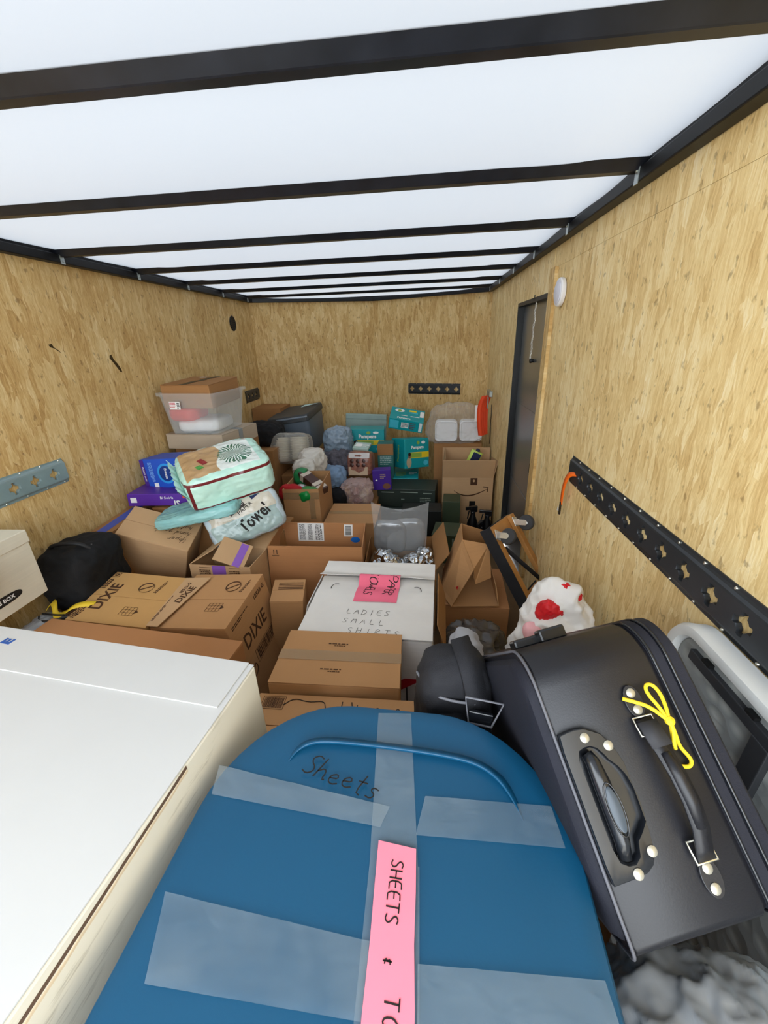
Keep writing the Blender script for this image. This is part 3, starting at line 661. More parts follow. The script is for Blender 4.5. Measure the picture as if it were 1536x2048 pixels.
# ---- backpack between tote and suitcase
bp = thing('backpack', 'black backpack with buckled strap squeezed between blue tote and suitcase', 'backpack', (.066, .70, .505), (6, 0, 0))
BPM = mat('backpack_cordura', '#1d1d21', .8, var=.15, bump=.3, bs=380)
blob('bag_body', (.16, .14, .53), BPM, 5, .5, 24, .06, 4, True, bp)
o = blob('front_pocket', (.11, .05, .30), BPM, 6, .5, 14, .05, 3, True, bp); o.location = (-.02, -.07, .14)
pth = smooth([(.02, .05, .53), (.022, -.02, .538), (.03, -.062, .505), (.038, -.084, .44), (.046, -.092, .37), (.052, -.092, .28)])
MB().ribbon(pth, (1, .35, 0), .045, .006).build('shoulder_strap', BPM, bp, 'all')
MB().tube(smooth([(-.078, .02, .47), (-.06, -.05, .48), (-.02, -.074, .482), (.03, -.078, .475)]), .003, 6).build('edge_piping', mat('grey_piping', '#6f6f74'), bp, 'all')
bk = MB(); bk.box(-.024, .024, -.004, .004, -.015, .02); bk.box(-.017, .017, -.006, .006, -.06, -.01)
for x in (-.012, 0, .012): bk.box(x-.0025, x+.0025, -.008, -.005, -.055, -.018)
bk = bk.build('buckle', PLB, bp, bevel=.002); place(bk, (.032, -.108, .462), (-8, -14, 8)); bk.scale = (1.0, 1.1, 1.05)
MB().tube([(-.036, -.009, .05), (.036, -.009, .05), (.022, -.009, .0), (-.022, -.009, .0)], .0024, 6, closed=True).build('strap_slider', mat('grey_piping', '#6f6f74'), bk, 'all')
gc = blob('grey_cloth_bag', (.16, .22, .67), mat('grey_cloth', '#a9abb2', .8, var=.05), 8, .6, 24, .10, 4, taper=.25); place(gc, (.155, 1.215, 0)); tag(gc, 'pale grey cloth sack standing behind the black backpack', 'sack')
# ---- folding table on edge against the right wall
ft = thing('folding_table', 'white plastic folding table standing on edge against the right wall', 'table', (.545, .30, 0), (0, 0, 2.5))
HD = mat('white_hdpe', '#dcdcd8', .45, var=.04, vs=12); GRY = None
def peb():
    m, k, p = base('grey_pebbled_plastic'); v = k.vor(k.mapping(k.coord(), sc=(1, .6, 1)), 34)
    k.put(p.inputs['Base Color'], k.ramp(v, [(.15, lin('#b5b7b2')), (.5, lin('#8f9290'))])); p.inputs['Roughness'].default_value = .45
    k.put(p.inputs['Normal'], k.bump(v, .5, .006)); return m
GRY = peb()
def yzr(y0, y1, z0, z1, r, n=8):
    P = []
    for cy, cz, a0 in ((y1-r, z1-r, 0), (y0+r, z1-r, 90), (y0+r, z0+r, 180), (y1-r, z0+r, 270)):
        for i in range(n+1): a = R(a0+90*i/n); P.append((cy+r*math.cos(a), cz+r*math.sin(a)))
    return P
def xr(x, d, r=.09): return [(x, y, z) for y, z in yzr(-.75+d, .57-d, 0+d, 1.055-d, r-d)]
loft([xr(.046, .012), xr(.05, .0), xr(.038, -.0), xr(.012, -.002), xr(.002, .004), xr(0, .014), xr(.003, .026), xr(.022, .032)]).build('tabletop', HD, ft, True)
loft([xr(.0225, .03), xr(.018, .033)]).build('underside', GRY, ft)
mb = MB(); mb.box(.006, .026, -.65, .49, .978, 1.002); mb.box(.004, .022, .25, .29, .25, .98); mb.box(.004, .022, -.45, -.41, .25, .98); mb.build('steel_frame', mat('table_frame', '#38393c', .45, .3), ft, bevel=.002)
for y in (.44, .31, .19, .06): MB().box(.006, .02, y-.012, y+.012, 1.0025, 1.009).build('frame_clip', mat('clip_black', '#0c0c0c', .6), ft)
pf = thing('paper_sheet', 'light blue folded paper tucked between suitcase and folding table', 'paper', (.535, .40, .90), (10, 0, -8))
mb = MB(); n = 9
vs = [(.004*(-1)**i, -.05+.013*i, z) for i in range(n) for z in (-.10+.012*i, .055-.004*i)]
mb.add(vs, [(2*i, 2*i+1, 2*i+3, 2*i+2) for i in range(n-1)]); mb.build('sheet', mat('pale_blue_paper', '#bcd9ea', .6), pf)
# grey plastic sack under the suitcase
GP = film('grey_plastic_sack', '#8d9093', .90, .3, .5, .2, 12)
gs = blob('plastic_sack', (.33, .47, .88), GP, 12, .45, 70, .06, 13, True, taper=.10); place(gs, (.375, .155, 0)); tag(gs, 'crinkled grey translucent plastic sack under the near end of the suitcase', 'sack')
# white grocery bag
GRO = film('white_grocery_film', '#efece8', .86, .35, .4, .15, 20)
wg = thing('grocery_bag', 'crumpled white plastic grocery bag with red lettering by the right wall', 'bag', (.475, 1.27, 0))
gbb = blob('bag_body', (.36, .30, .85), GRO, 21, .85, 50, .13, 6, True, wg, .42)
REDM = mat('red_print', '#d01722', .5)
for i, (p, dm) in enumerate((((-.06, -.03, .74), (.07, .05, .085)), ((.012, .0, .825), (.03, .03, .045)), ((.05, .0, .79), (.028, .03, .045)))):
    o = blob('red_fold', dm, REDM, 30+i, .8, 14, .22, 4, True, wg); place(o, p, (25*i, 20, 25-40*min(i, 1)))
o = blob('pink_item', (.06, .05, .06), mat('pink_soft', '#f0b3b8', .7), 41, .8, 8, .05, 2, True, wg); place(o, (-.10, -.07, .68))

# ================================================================== middle of the load
def dixie_top(t, u0, ang=90, big=.062, ink=INK):
    text(t, 'printed_name', FF(t, 'top', u0, -.02, rot=ang), 'DIXIE', big, ink, sx=1.05, bold=.0006)
def no_symbol(t, M, r, m):
    mb = MB(); mb.tube([(r*math.cos(a), r*math.sin(a), .0002) for a in [i*math.pi/14 for i in range(28)]], r*.09, 4, M, closed=True, flat=.1)
    mb.box(-r, r, -r*.09, r*.09, 0, .0005, M @ Matrix.Rotation(R(35), 4, 'Z')); mb.build('printed_symbol', m, t)
def grid_mark(t, M, a, m):
    mb = MB()
    for i in range(5): mb.box(-a/2+a*i/4-.0006, -a/2+a*i/4+.0006, -a*.4, a*.4, 0, .0005, M)
    for i in range(4): mb.box(-a/2, a/2, -a*.4+a*.8*i/3-.0006, -a*.4+a*.8*i/3+.0006, 0, .0005, M)
    mb.add([(a*.5, -.2*a, 0), (a*.75, 0, 0), (a*.5, .2*a, 0)], [(0, 1, 2)], M); mb.build('printed_mark', m, t)
dl = carton('cup_carton', 'golden brown cup carton lettered on top, with a lettered flap sticking out right', 'box', (-1.327, 1.464, .62), (-1.9, 6.5, 3.4), (.367, .33, .60), KRAFT2)
text(dl, 'printed_name', FF(dl, 'top', -.108, -.005, rot=90), 'DIXIE', .075, INKB, sx=.95, bold=.001)
text(dl, 'printed_code', FF(dl, 'top', -.165, .075, rot=90), '1E523', .028, INKB, bold=.0008)
text(dl, 'printed_code', FF(dl, 'top', -.165, .142, rot=90), 'G', .026, INKB, bold=.0008)
lines(dl, 'printed_frame', FF(dl, 'top', -.165, .142, rot=90), [(-.016, .016, .016, .002), (-.016, .016, -.016, .002), (-.016, -.014, 0, .032), (.014, .016, 0, .032)], INKB)
no_symbol(dl, FF(dl, 'top', .035, .07), .032, INKB)
smallprint(dl, 'small_print', FF(dl, 'top', .10, .085, rot=80), .09, .016, 2, INKB, 3)
grid_mark(dl, FF(dl, 'top', .05, -.085), .062, INKB)
smallprint(dl, 'small_print', FF(dl, 'top', -.165, -.10, rot=75), .10, .05, 5, INKB, 5)
dr = carton('cup_carton', 'brown cup carton with big lettering down its right side', 'box', (-.955, 1.474, .615), (-4.8, 6.5, -5.5), (.36, .36, .60), KRAFT)
fp = MB(); fpts = [(0, .16), (0, -.158), (.055, -.160), (.125, .166)]; fp.prism(fpts[::-1], 0, .004)
Mf = Matrix.Translation((.181, 0, .6005)) @ Matrix.Rotation(R(-5), 4, 'Y'); fl_ = fp.build('raised_flap', KRAFT3, dl, bevel=.001); fl_.matrix_local = Mf
Mh = Matrix.Translation((.181, 0, .6005)) @ Matrix.Rotation(R(-5), 4, 'Y')
text(dl, 'printed_name', Mh @ Matrix.Translation((.066, .04, .0046)) @ Matrix.Rotation(R(78), 4, 'Z'), 'DIXIE', .046, INKB, bold=.0007)
text(dl, 'printed_code', Mh @ Matrix.Translation((.04, .085, .0046)) @ Matrix.Rotation(R(84), 4, 'Z'), '1E523-G', .022, INKB, bold=.0005)
smallprint(dl, 'small_print', Mh @ Matrix.Translation((.012, -.05, .0046)) @ Matrix.Rotation(R(88), 4, 'Z'), .16, .012, 2, INKB, 8)
no_symbol(dr, FF(dr, 'top', .075, .085), .034, INKB); grid_mark(dr, FF(dr, 'top', .055, -.055), .065, INKB)
smallprint(dr, 'small_print', FF(dr, 'top', .135, .09, rot=80), .09, .016, 2, INKB, 4)
text(dr, 'printed_name', FF(dr, 'right', -.01, .135, rot=0), 'DIXIE', .105, INKB, sx=.8, bold=.001)
text(dr, 'printed_code', FF(dr, 'right', .10, .26), '1E523-G', .03, INKB, bold=.0006); smallprint(dr, 'small_print', FF(dr, 'right', -.08, .262), .14, .02, 2, INKB, 11)
barcode(dr, FF(dr, 'right', .03, .02), .20, .07, INKB, 5); no_symbol(dr, FF(dr, 'right', -.12, -.01), .03, INKB)
b12 = carton('cardboard_box', 'long plain brown box just behind the large white carton', 'box', (-1.14, 1.08, .62), (-5.5, 0, .8), (.874, .345, .62), KRAFTR, tape=None)
b10 = carton('cardboard_box', 'flat-topped brown box with two small printed lines, before the white box', 'box', (-.297, 1.141, .62), (1.3, -1.9, 1.7), (.437, .276, .61), KRAFT, tape=TAPEB)
for v in (.065, -.068):
    smallprint(b10, 'small_print', FF(b10, 'top', .005 if v > 0 else .0, v), .115, .009, 1, INKB, 7); smallprint(b10, 'small_print', FF(b10, 'top', 0, v-.011), .06, .006, 1, INKB, 9)
b11 = carton('cardboard_box', 'brown box with printed barcode directly beyond the blue tote', 'box', (-.258, .868, .59), (-.4, 0, 0), (.565, .24, .59), KRAFT)
barcode(b11, FF(b11, 'top', -.225, .083, off=.0006), .075, .05, INKB, 4)
for i, P in enumerate(([(-.19, .075), (-.16, .105), (-.11, .09), (-.06, .10), (-.05, .07)], [(.0, .10), (.0, .03)], [(.03, .10), (.045, .03), (.05, .09)], [(.10, .03), (.115, .10), (.13, .03)], [(.16, .03), (.18, .10), (.195, .03)])):
    mb = MB(); strokes(mb, smooth([(x, y, 0) for x, y in P], 2), .003, FF(b11, 'top', 0, 0)); mb.build('marker_scribble', INK, b11)
b13 = carton('cardboard_box', 'narrow brown box with printed bars between cup carton and white box', 'box', (-.66, 1.665, .545), (10, 5, 4), (.155, .17, .54), KRAFT)
lines(b13, 'printed_bar', FF(b13, 'top', .01, .03), [(-.06, .06, .012*q, .004) for q in (-2, -1, 0, 1, 2)], INKB)
# white box with pink note
lb = thing('white_box', 'worn white cardboard box with pink note and pencilled lettering on top', 'box', (-.225, 1.565, 0), (-2.1, 0, 0)); lb['dims'] = (.538, .545, .575)
lw, ld, lh = lb['dims']
loft([[(x, y, 0) for x, y in rrect(lw/2, -ld/2, ld/2, .012)], [(x*1.02, y*1.02, lh*.5) for x, y in rrect(lw/2, -ld/2, ld/2, .014)], [(x*1.012, y, lh*.9) for x, y in rrect(lw/2, -ld/2, ld/2, .012)], [(x, y, lh) for x, y in rrect(lw/2, -ld/2, ld/2, .01)]]).build('body', WCARD, lb, True)
def sheet(parent, name, x0, x1, y0, y1, zf, m, th=.004, nu=24, nv=16):
    vs = []; fs = []
    for k in (0, 1):
        for i in range(nu+1):
            for j in range(nv+1):
                x = x0+(x1-x0)*i/nu; y = y0+(y1-y0)*j/nv; vs.append((x, y, zf(x, y)-k*th))
    N = (nu+1)*(nv+1); id_ = lambda i, j, k: k*N+i*(nv+1)+j
    for i in range(nu):
        for j in range(nv):
            fs += [(id_(i, j, 0), id_(i+1, j, 0), id_(i+1, j+1, 0), id_(i, j+1, 0)), (id_(i, j, 1), id_(i, j+1, 1), id_(i+1, j+1, 1), id_(i+1, j, 1))]
        fs += [(id_(i, 0, 0), id_(i, 0, 1), id_(i+1, 0, 1), id_(i+1, 0, 0)), (id_(i, nv, 0), id_(i+1, nv, 0), id_(i+1, nv, 1), id_(i, nv, 1))]
    for j in range(nv): fs += [(id_(0, j, 0), id_(0, j+1, 0), id_(0, j+1, 1), id_(0, j, 1)), (id_(nu, j, 0), id_(nu, j, 1), id_(nu, j+1, 1), id_(nu, j+1, 0))]
    return MB().add(vs, fs).build(name, m, parent, True)
nz = lambda x, y: .003*noise.noise(Vector((x*9, y*22, 3)))
zf1 = lambda x, y: lh+.011+nz(x, y)+(.004*math.sin((y+.02)*40) if -.03 < y < .14 else 0)
sheet(lb, 'flap', -lw/2-.004, lw/2+.002, -ld/2-.004, .16, zf1, WCARD)
zf2 = lambda x, y: lh+.022+.02*max(0, (y-.16))+.022*max(0, 1-(y-.125)/.05)*(1.1-1.2*max(0, x))+1.2*nz(x, y)
sheet(lb, 'flap', -lw/2-.012, lw/2+.004, .122, ld/2+.014, zf2, WCARD)
sd = MB(); sd.box(0, .004, -.18, .22, -.13, .0); s_ = sd.build('side_flap', KRAFTD, lb); place(s_, (lw/2+.018, .0, lh+.01), (0, 0, -16))
sd = MB(); sd.box(0, .004, -.06, .20, -.10, 0); s_ = sd.build('side_flap', WCARD, lb); place(s_, (-lw/2-.028, .0, lh-.01), (0, 0, 14))
def zn(x, y):
    t = min(1, max(0, (y-.075)/.05)); t = t*t*(3-2*t)
    return zf1(x, y)+.0035 if t == 0 else max(zf1(x, y)*(1-t)+max(zf1(x, y), zf2(x, max(y, .124)))*t, zf2(x, y) if y > .12 else 0)+.0035
def wave_note(x0, x1, y0, y1, sk):
    vs = []; n = 18
    for i in range(n+1):
        for j in range(n+1):
            y = y0+(y1-y0)*j/n; x = x0+(x1-x0)*i/n+sk*(y-y0); vs.append((x, y, zn(x, y)))
    return MB().add(vs, [(i*(n+1)+j, (i+1)*(n+1)+j, (i+1)*(n+1)+j+1, i*(n+1)+j+1) for i in range(n) for j in range(n)]).build('pink_note', mat('pink_paper_dark', '#f2708c', .75, var=.02), lb, 'all')
wave_note(-.088, .108, -.045, .155, .02)
def hand_on(parent, body, x, y, rot, size, zfun, m, wd, seed=1, slant=0, gap=.2, lift=.0012):
    o = hand(parent, 'handwriting', Matrix.Translation((x, y, 0)) @ Matrix.Rotation(R(rot), 4, 'Z'), body, size, m, wd, slant, gap, seed)
    for v in o.data.vertices: v.co.z += zfun(v.co.x, v.co.y)+lift
    return o
hand_on(lb, 'PAPER', .062, .128, -103, .044, zn, INK, .0034, 5, gap=-.08); hand_on(lb, 'TOWELS', -.03, .138, -100, .042, zn, INK, .0034, 6, gap=-.1)
hand_on(lb, 'LADIES', -.10, -.135, -1, .034, zf1, INKG, .0022, 2, .1, .34); hand_on(lb, 'SMALL', -.105, -.195, -2, .032, zf1, INKG, .0022, 3, .1, .58)
hand_on(lb, 'SHIRTS', -.075, -.258, -2, .034, zf1, INKG, .0022, 8, .1, .5)
for sx in (-1, 1):
    mb = MB(); strokes(mb, [Vector((.19*sx+.022*math.cos(a)*sx, .06+.03*math.sin(a), zf1(.19*sx, .06)+.0015)) for a in [R(q) for q in range(-25, 131, 12)]], .003, None); mb.build('handle_cut', INK, lb)
Ml = face_frame('front', lw, ld, lh, 0, 0, .009)
MB().add([(.05, -.02, 0), (.235, .105, 0), (.16, .105, 0), (.05, .03, 0), (.05, -.02, .0005), (.235, .105, .0005), (.16, .105, .0005), (.05, .03, .0005)], [(4, 5, 6, 7), (0, 1, 5, 4), (1, 2, 6, 5)], Ml).build('red_triangle', mat('red_ink', '#b3152b', .6), lb)
MB().box(.166, .171, -.2, .06, 0, .0005, Ml).build('printed_bar', INK, lb)
# open brown box with shipping labels
o14 = carton('open_box', 'open brown box with white shipping labels on its inner back wall', 'box', (-.621, 2.182, .60), (4.5, -1, 2.5), (.535, .346, .60), KRAFTR, opened=True, wall=.006)
Mi = FF(o14, 'inback', -.085, .235, off=.0008); patch(o14, 'shipping_label', Mi, .165, .125, WHITE)
for u, ww, n in ((-.055, .04, 9), (-.005, .03, 8), (.05, .045, 6)): smallprint(o14, 'label_print', FF(o14, 'inback', -.085+u, .235, off=.0016, rot=90), .11, ww, n, INK, int(u*1000)+90)
Mi = FF(o14, 'inback', .155, .25, off=.0008); patch(o14, 'barcode_label', Mi, .055, .082, WHITE); barcode(o14, FF(o14, 'inback', .155, .25, off=.0016, rot=90), .075, .045, INK, 6, False)
MB().prism([(.03*math.cos(a), .02*math.sin(a)) for a in [i*math.pi/9 for i in range(18)]], 0, .0008, FF(o14, 'inback', .20, .185, off=.0012)).build('blue_sticker', mat('blue_sticker', '#0f63b8', .5), o14)
mb = MB(); Mu = FF(o14, 'front', -.225, .262)
for x in (-.009, .009): mb.box(x-.0016, x+.0016, -.012, .010, 0, .0005, Mu); mb.add([(x-.006, .008, 0), (x+.006, .008, 0), (x, .017, 0), (x-.006, .008, .0005), (x+.006, .008, .0005), (x, .017, .0005)], [(3, 4, 5)], Mu)
mb.box(-.02, .02, -.021, -.018, 0, .0005, Mu); mb.build('this_way_up_arrows', INK, o14)
# tilted box with handwriting
h18 = carton('cardboard_box', 'tilted tan box with cursive handwriting on top beside the black duffel', 'box', (-1.435, 1.93, .75), (3.8, 17.8, 22.5), (.365, .225, .34), KRAFT3, tape=None)
for i, (s, x, y) in enumerate((('Upper', .15, -.035), ('hand goods', .155, .015), ('hall road', .15, .06))):
    hand(h18, 'handwriting', FF(h18, 'top', x, y, rot=186), s, .030, INK, .0019, .5, .0, i+2)
b18 = carton('cardboard_box', 'brown box on the floor propping up the tilted handwritten box', 'box', (-1.47, 1.82, .37), (0, 0, 0), (.32, .28, .37), KRAFTD, tape=TAPEB)
# box with purple tape and sagging flaps
p19 = carton('open_box', 'tan box with purple tape and half-open bent flaps under the towel pack', 'box', (-1.055, 1.895, .60), (-2, -2, 1), (.335, .225, .60), KRAFT3, opened=True, flapang={'left': -58, 'back': 80}, flaplen=.2)
PUR = mat('purple_tape', '#8a5bb8', .3, var=.02)
patch(p19, 'purple_tape', FF(p19, 'front', -.005, .265), .075, .07, PUR)
lines(p19, 'printed_bar', FF(p19, 'front', 0, .275), [(-.115, -.05, .012, .002), (.05, .115, .012, .002)], INKB); smallprint(p19, 'small_print', FF(p19, 'front', -.085, .25), .06, .05, 5, INKB, 31); smallprint(p19, 'small_print', FF(p19, 'front', .08, .25), .06, .05, 5, INKB, 32)
mb = MB(); mb.box(-.12, .04, 0, .16, -.002, .002); f_ = mb.build('flap', KRAFT3, p19); place(f_, (.09, -.15, .600), (0, 28, 4)); f_.matrix_local = Matrix.Translation((.09, -.118, .602)) @ Matrix.Rotation(R(22), 4, 'X') @ Matrix.Rotation(R(26), 4, 'Y')
mb = MB(); mb.box(-.02, .02, -.0, .155, .0022, .0028); mb.build('purple_tape', PUR, f_)
# ---- towel pack
CLR = film('clear_wrap', '#cfe0ea', .42, .14, .6, .35, 25)
def towelmat():
    m, k, p = base('towel_pack_print'); x, y, z = k.sep(k.coord('Generated'))
    blue = k.mix(k.noise(k.coord(), 9, 3), lin('#9cc3dc'), lin('#d8dcd8'))
    front = k.math('LESS_THAN', y, .07)
    col = k.mix(front, blue, k.mix(k.math('GREATER_THAN', z, .55), lin('#9fb4b2'), lin('#c9c3b4')))
    band = k.math('MULTIPLY', k.math('GREATER_THAN', z, .80), k.math('LESS_THAN', k.math('ABSOLUTE', k.math('SUBTRACT', k.math('ADD', x, k.math('MULTIPLY', y, .5)), .42)), .11))
    col = k.mix(band, col, lin('#14315f'))
    k.put(p.inputs['Base Color'], col); p.inputs['Roughness'].default_value = .22; k.put(p.inputs['Normal'], k.bump(k.noise(k.coord(), 16, 3), .5, .01)); return m
TOW = towelmat()
tp = thing('towel_pack', 'pale blue plastic-wrapped pack of paper towels leaning by the tan box', 'package', (-1.00, 2.12, .61), (24, -20, -14))
tb = blob('wrapper', (.42, .28, .245), TOW, 51, .34, 40, .045, 5, True, tp, flat=False)
def print_on(parent, target, name, M, body, size, m, sx=1, bold=0):
    """lettering laid on a soft surface: each vertex dropped along -M.z onto the mesh"""
    o = text(parent, name, Matrix.Identity(4), body, size, m, th=0, sx=sx, bold=bold)
    bm = bmesh.new(); bm.from_mesh(target.data); from mathutils.bvhtree import BVHTree
    tr = BVHTree.FromBMesh(bm); bm.free(); n = (M.to_3x3() @ Vector((0, 0, 1))).normalized()
    for v in o.data.vertices:
        p = M @ v.co; hit = tr.ray_cast(p+n*.3, -n)
        v.co = (hit[0] if hit[0] else p)+n*.0012
    return o
Mf = Matrix.Translation((.045, -.14, .105)) @ Matrix.Rotation(R(90), 4, 'X') @ Matrix.Rotation(R(20), 4, 'Z')
print_on(tp, tb, 'printed_name', Mf, 'Towel', .10, INK, .75, .003); print_on(tp, tb, 'printed_name', Mf @ Matrix.Translation((.0, .075, 0)), 'PAPER', .035, INK, 1)
def drop_patch(parent, target, name, M, wu, hv, m, n=10, lift=.001):
    mb = MB(); vs = [(-wu/2+wu*i/n, -hv/2+hv*j/n, 0) for i in range(n+1) for j in range(n+1)]
    bm = bmesh.new(); bm.from_mesh(target.data); from mathutils.bvhtree import BVHTree
    tr = BVHTree.FromBMesh(bm); bm.free(); nn = (M.to_3x3() @ Vector((0, 0, 1))).normalized(); out = []
    for q in vs:
        p = M @ Vector(q); hit = tr.ray_cast(p+nn*.3, -nn); out.append((hit[0] if hit[0] else p)+nn*lift)
    return mb.add(out, [(i*(n+1)+j, (i+1)*(n+1)+j, (i+1)*(n+1)+j+1, i*(n+1)+j+1) for i in range(n) for j in range(n)]).build(name, m, parent, 'all')
drop_patch(tp, tb, 'black_label', Mf @ Matrix.Translation((-.035, .105, 0)), .10, .035, mat('label_dark', '#2b1d1a', .4), lift=.0006)
print_on(tp, tb, 'printed_name', Mf @ Matrix.Translation((-.035, .105, 0)), 'KIRKLAND', .019, WHITE, 1); drop_patch(tp, tb, 'navy_label', Mf @ Matrix.Translation((.10, .10, 0)), .08, .03, NAVYINK, lift=.0006)
kb = carton('cardboard_box', 'brown box on the floor beneath the paper towel pack', 'box', (-1.04, 2.33, .56), (0, 0, 0), (.30, .40, .56), KRAFTD, tape=TAPEB)
# ---- mint coloured pet-food style bag with gingerbread print
def mintmat():
    m, k, p = base('mint_bag_print'); g = k.sep(k.coord('Generated')); x, y, z = g[0], g[1], g[2]
    mint = k.mix(k.noise(k.coord(), 6, 3), lin('#a9dccb'), lin('#cfeee0'))
    top = k.math('GREATER_THAN', z, .80)
    inn = k.math('MULTIPLY', top, k.math('MULTIPLY', k.math('LESS_THAN', k.math('ABSOLUTE', k.math('SUBTRACT', y, .5)), .40), k.math('LESS_THAN', k.math('ABSOLUTE', k.math('SUBTRACT', x, .47)), .40)))
    cookie = k.mix(k.noise(k.coord(), 14, 3), lin('#b08a5e'), lin('#cfae82'))
    arch = k.math('LESS_THAN', k.math('ADD', x, k.math('MULTIPLY', k.math('SINE', k.math('MULTIPLY', y, 7)), .05)), .47)
    pic = k.mix(arch, lin('#e8efe9'), cookie)
    dx = k.math('SUBTRACT', x, .66); dyy = k.math('SUBTRACT', y, .47)
    rr = k.math('SQRT', k.math('ADD', k.math('MULTIPLY', dx, dx), k.math('MULTIPLY', k.math('MULTIPLY', dyy, dyy), .45)))
    at = k.math('ARCTAN2', dyy, dx); sp = k.math('GREATER_THAN', k.math('SINE', k.math('ADD', k.math('MULTIPLY', at, 34), k.math('MULTIPLY', k.noise(k.coord(), 22, 3), 14))), -.15)
    tree = k.math('MULTIPLY', k.math('LESS_THAN', rr, k.math('ADD', .14, k.math('MULTIPLY', k.noise(k.coord(), 30, 3), .10))), sp)
    pic = k.mix(tree, pic, lin('#2f6b4c'))
    col = k.mix(inn, mint, pic)
    red = k.math('MULTIPLY', k.math('LESS_THAN', y, .30), k.math('LESS_THAN', k.math('ABSOLUTE', k.math('SUBTRACT', z, k.math('SUBTRACT', .83, k.math('MULTIPLY', y, .2)))), .035))
    red2 = k.math('MULTIPLY', k.math('LESS_THAN', y, .40), k.math('LESS_THAN', k.math('ABSOLUTE', k.math('SUBTRACT', z, .16)), .03))
    red3 = k.math('MULTIPLY', k.math('LESS_THAN', y, .2), k.math('MULTIPLY', k.math('LESS_THAN', k.math('ABSOLUTE', k.math('SUBTRACT', x, .06)), .018), k.math('LESS_THAN', z, .83)))
    col = k.mix(k.math('MAXIMUM', red, k.math('MAXIMUM', red2, red3)), col, lin('#6d1d22'))
    k.put(p.inputs['Base Color'], col); p.inputs['Roughness'].default_value = .28; k.put(p.inputs['Normal'], k.bump(k.noise(k.coord(), 22, 3), .35, .008)); return m
mg = thing('printed_sack', 'puffy mint green sack with pine tree print on top of the pile', 'sack', (-1.135, 2.20, .895), (36, 11, -8))
mb_ = blob('sack_body', (.47, .40, .20), mintmat(), 61, .30, 44, .05, 5.5, True, mg, flat=False)
mb = MB(); vs = []; fs = []; n = 24
for i in range(n+1):
    y = -.175+.35*i/n; a = .012*math.sin(i*1.1)
    vs += [(-.215, y, .06+.03*math.cos(i*.9)*.2), (-.268+.004*math.sin(i*2), y*1.12, .17+a*.4), (-.266+.004*math.sin(i*2), y*1.12, .173+a*.4), (-.21, y, .07)]
fs = [(4*i+j, 4*i+(j+1) % 4, 4*i+4+(j+1) % 4, 4*i+4+j) for i in range(n) for j in range(4)]
mb.add(vs, fs).build('crimped_end', mat('mint_film', '#b9e6da', .3), mg, 'all')
drop_patch(mg, mb_, 'red_check_print', Matrix.Translation((-.10, -.02, .3)) @ Matrix.Rotation(R(20), 4, 'Z'), .03, .07, mat('red_check', '#8d2a2c', .5))
drop_patch(mg, mb_, 'green_check_print', Matrix.Translation((-.125, -.075, .3)) @ Matrix.Rotation(R(20), 4, 'Z'), .03, .05, mat('green_check', '#4f9c4a', .5))
pk2 = thing('flat_packet', 'flat teal wrapped packet squashed under the mint green sack', 'package', (-1.235, 2.02, .79), (8, 4, -10))
pb = blob('wrapper', (.46, .22, .055), mat('teal_film', '#8cc0c0', .22, var=.08, bump=.4, bs=20), 63, .35, 28, .16, 4, True, pk2, flat=False)
mb = MB(); drop = print_on(pk2, pb, 'black_print', Matrix.Translation((.08, -.03, .2)), '& Re', .05, INK)
ck = carton('cardboard_box', 'brown box standing under the purple box by the left wall', 'box', (-1.435, 2.36, .79), (0, 0, 0), (.33, .48, .79), KRAFTD, tape=TAPEB)
# ---- freezer bag box, purple box, blue-taped box
zb = carton('freezer_bag_box', 'blue box of freezer bags lying on the purple box by the left wall', 'box', (-1.545, 2.36, 1.045), (-9, -2, -4), (.34, .20, .18), mat('freezer_blue', '#2455c4', .4, var=.02), flaps=False)
Mz = FF(zb, 'front', .005, 0); MB().prism([(.062*math.cos(a), .062*math.sin(a)) for a in [i*math.pi/16 for i in range(32)]], 0, .0005, Mz).build('printed_disc', mat('bright_cyan', '#2f9be6', .4), zb)
MB().prism([(.048*math.cos(a), .048*math.sin(a)) for a in [i*math.pi/16 for i in range(32)]], .0005, .001, Mz).build('printed_disc', mat('deep_navy', '#123a86', .4), zb)
text(zb, 'printed_text', FF(zb, 'front', .005, 0, off=.002, rot=-90), 'Freeze', .024, WHITE, bold=.0005)
for i, s in enumerate(('Unbeatable', 'Freezer', 'Protection')): text(zb, 'printed_text', FF(zb, 'front', .138-.026*i, 0, rot=-90), s, .027, WHITE, bold=.0006)
smallprint(zb, 'small_print', FF(zb, 'front', -.10, .01, rot=-90), .12, .03, 4, mat('pale_blue_print', '#7fb2ee', .5), 3); patch(zb, 'barcode_label', FF(zb, 'front', -.085, -.07), .03, .025, WHITE)
patch(zb, 'purple_band', FF(zb, 'front', -.155, 0), .028, .175, mat('purple_print', '#4a2a8c', .4)); text(zb, 'printed_text', FF(zb, 'front', -.155, 0, off=.0016, rot=-90), 'FREEZER BAGS', .014, WHITE)
pbx = carton('purple_box', 'flat purple snack box between blue freezer box and taped box', 'box', (-1.56, 2.30, .868), (8, -2, 2), (.38, .34, .074), mat('violet_card', '#5a2c9a', .4, var=.03), flaps=False)
text(pbx, 'printed_text', FF(pbx, 'front', .035, .012), 'Bi Swirls', .022, WHITE); patch(pbx, 'white_sticker', FF(pbx, 'front', -.155, .0), .035, .03, WHITE); text(pbx, 'printed_text', FF(pbx, 'front', .09, -.02, rot=180), 'SI', .05, WHITE, bold=.001)
patch(pbx, 'orange_sticker', FF(pbx, 'front', .145, .02), .035, .02, mat('orange_print', '#e0562f', .5))
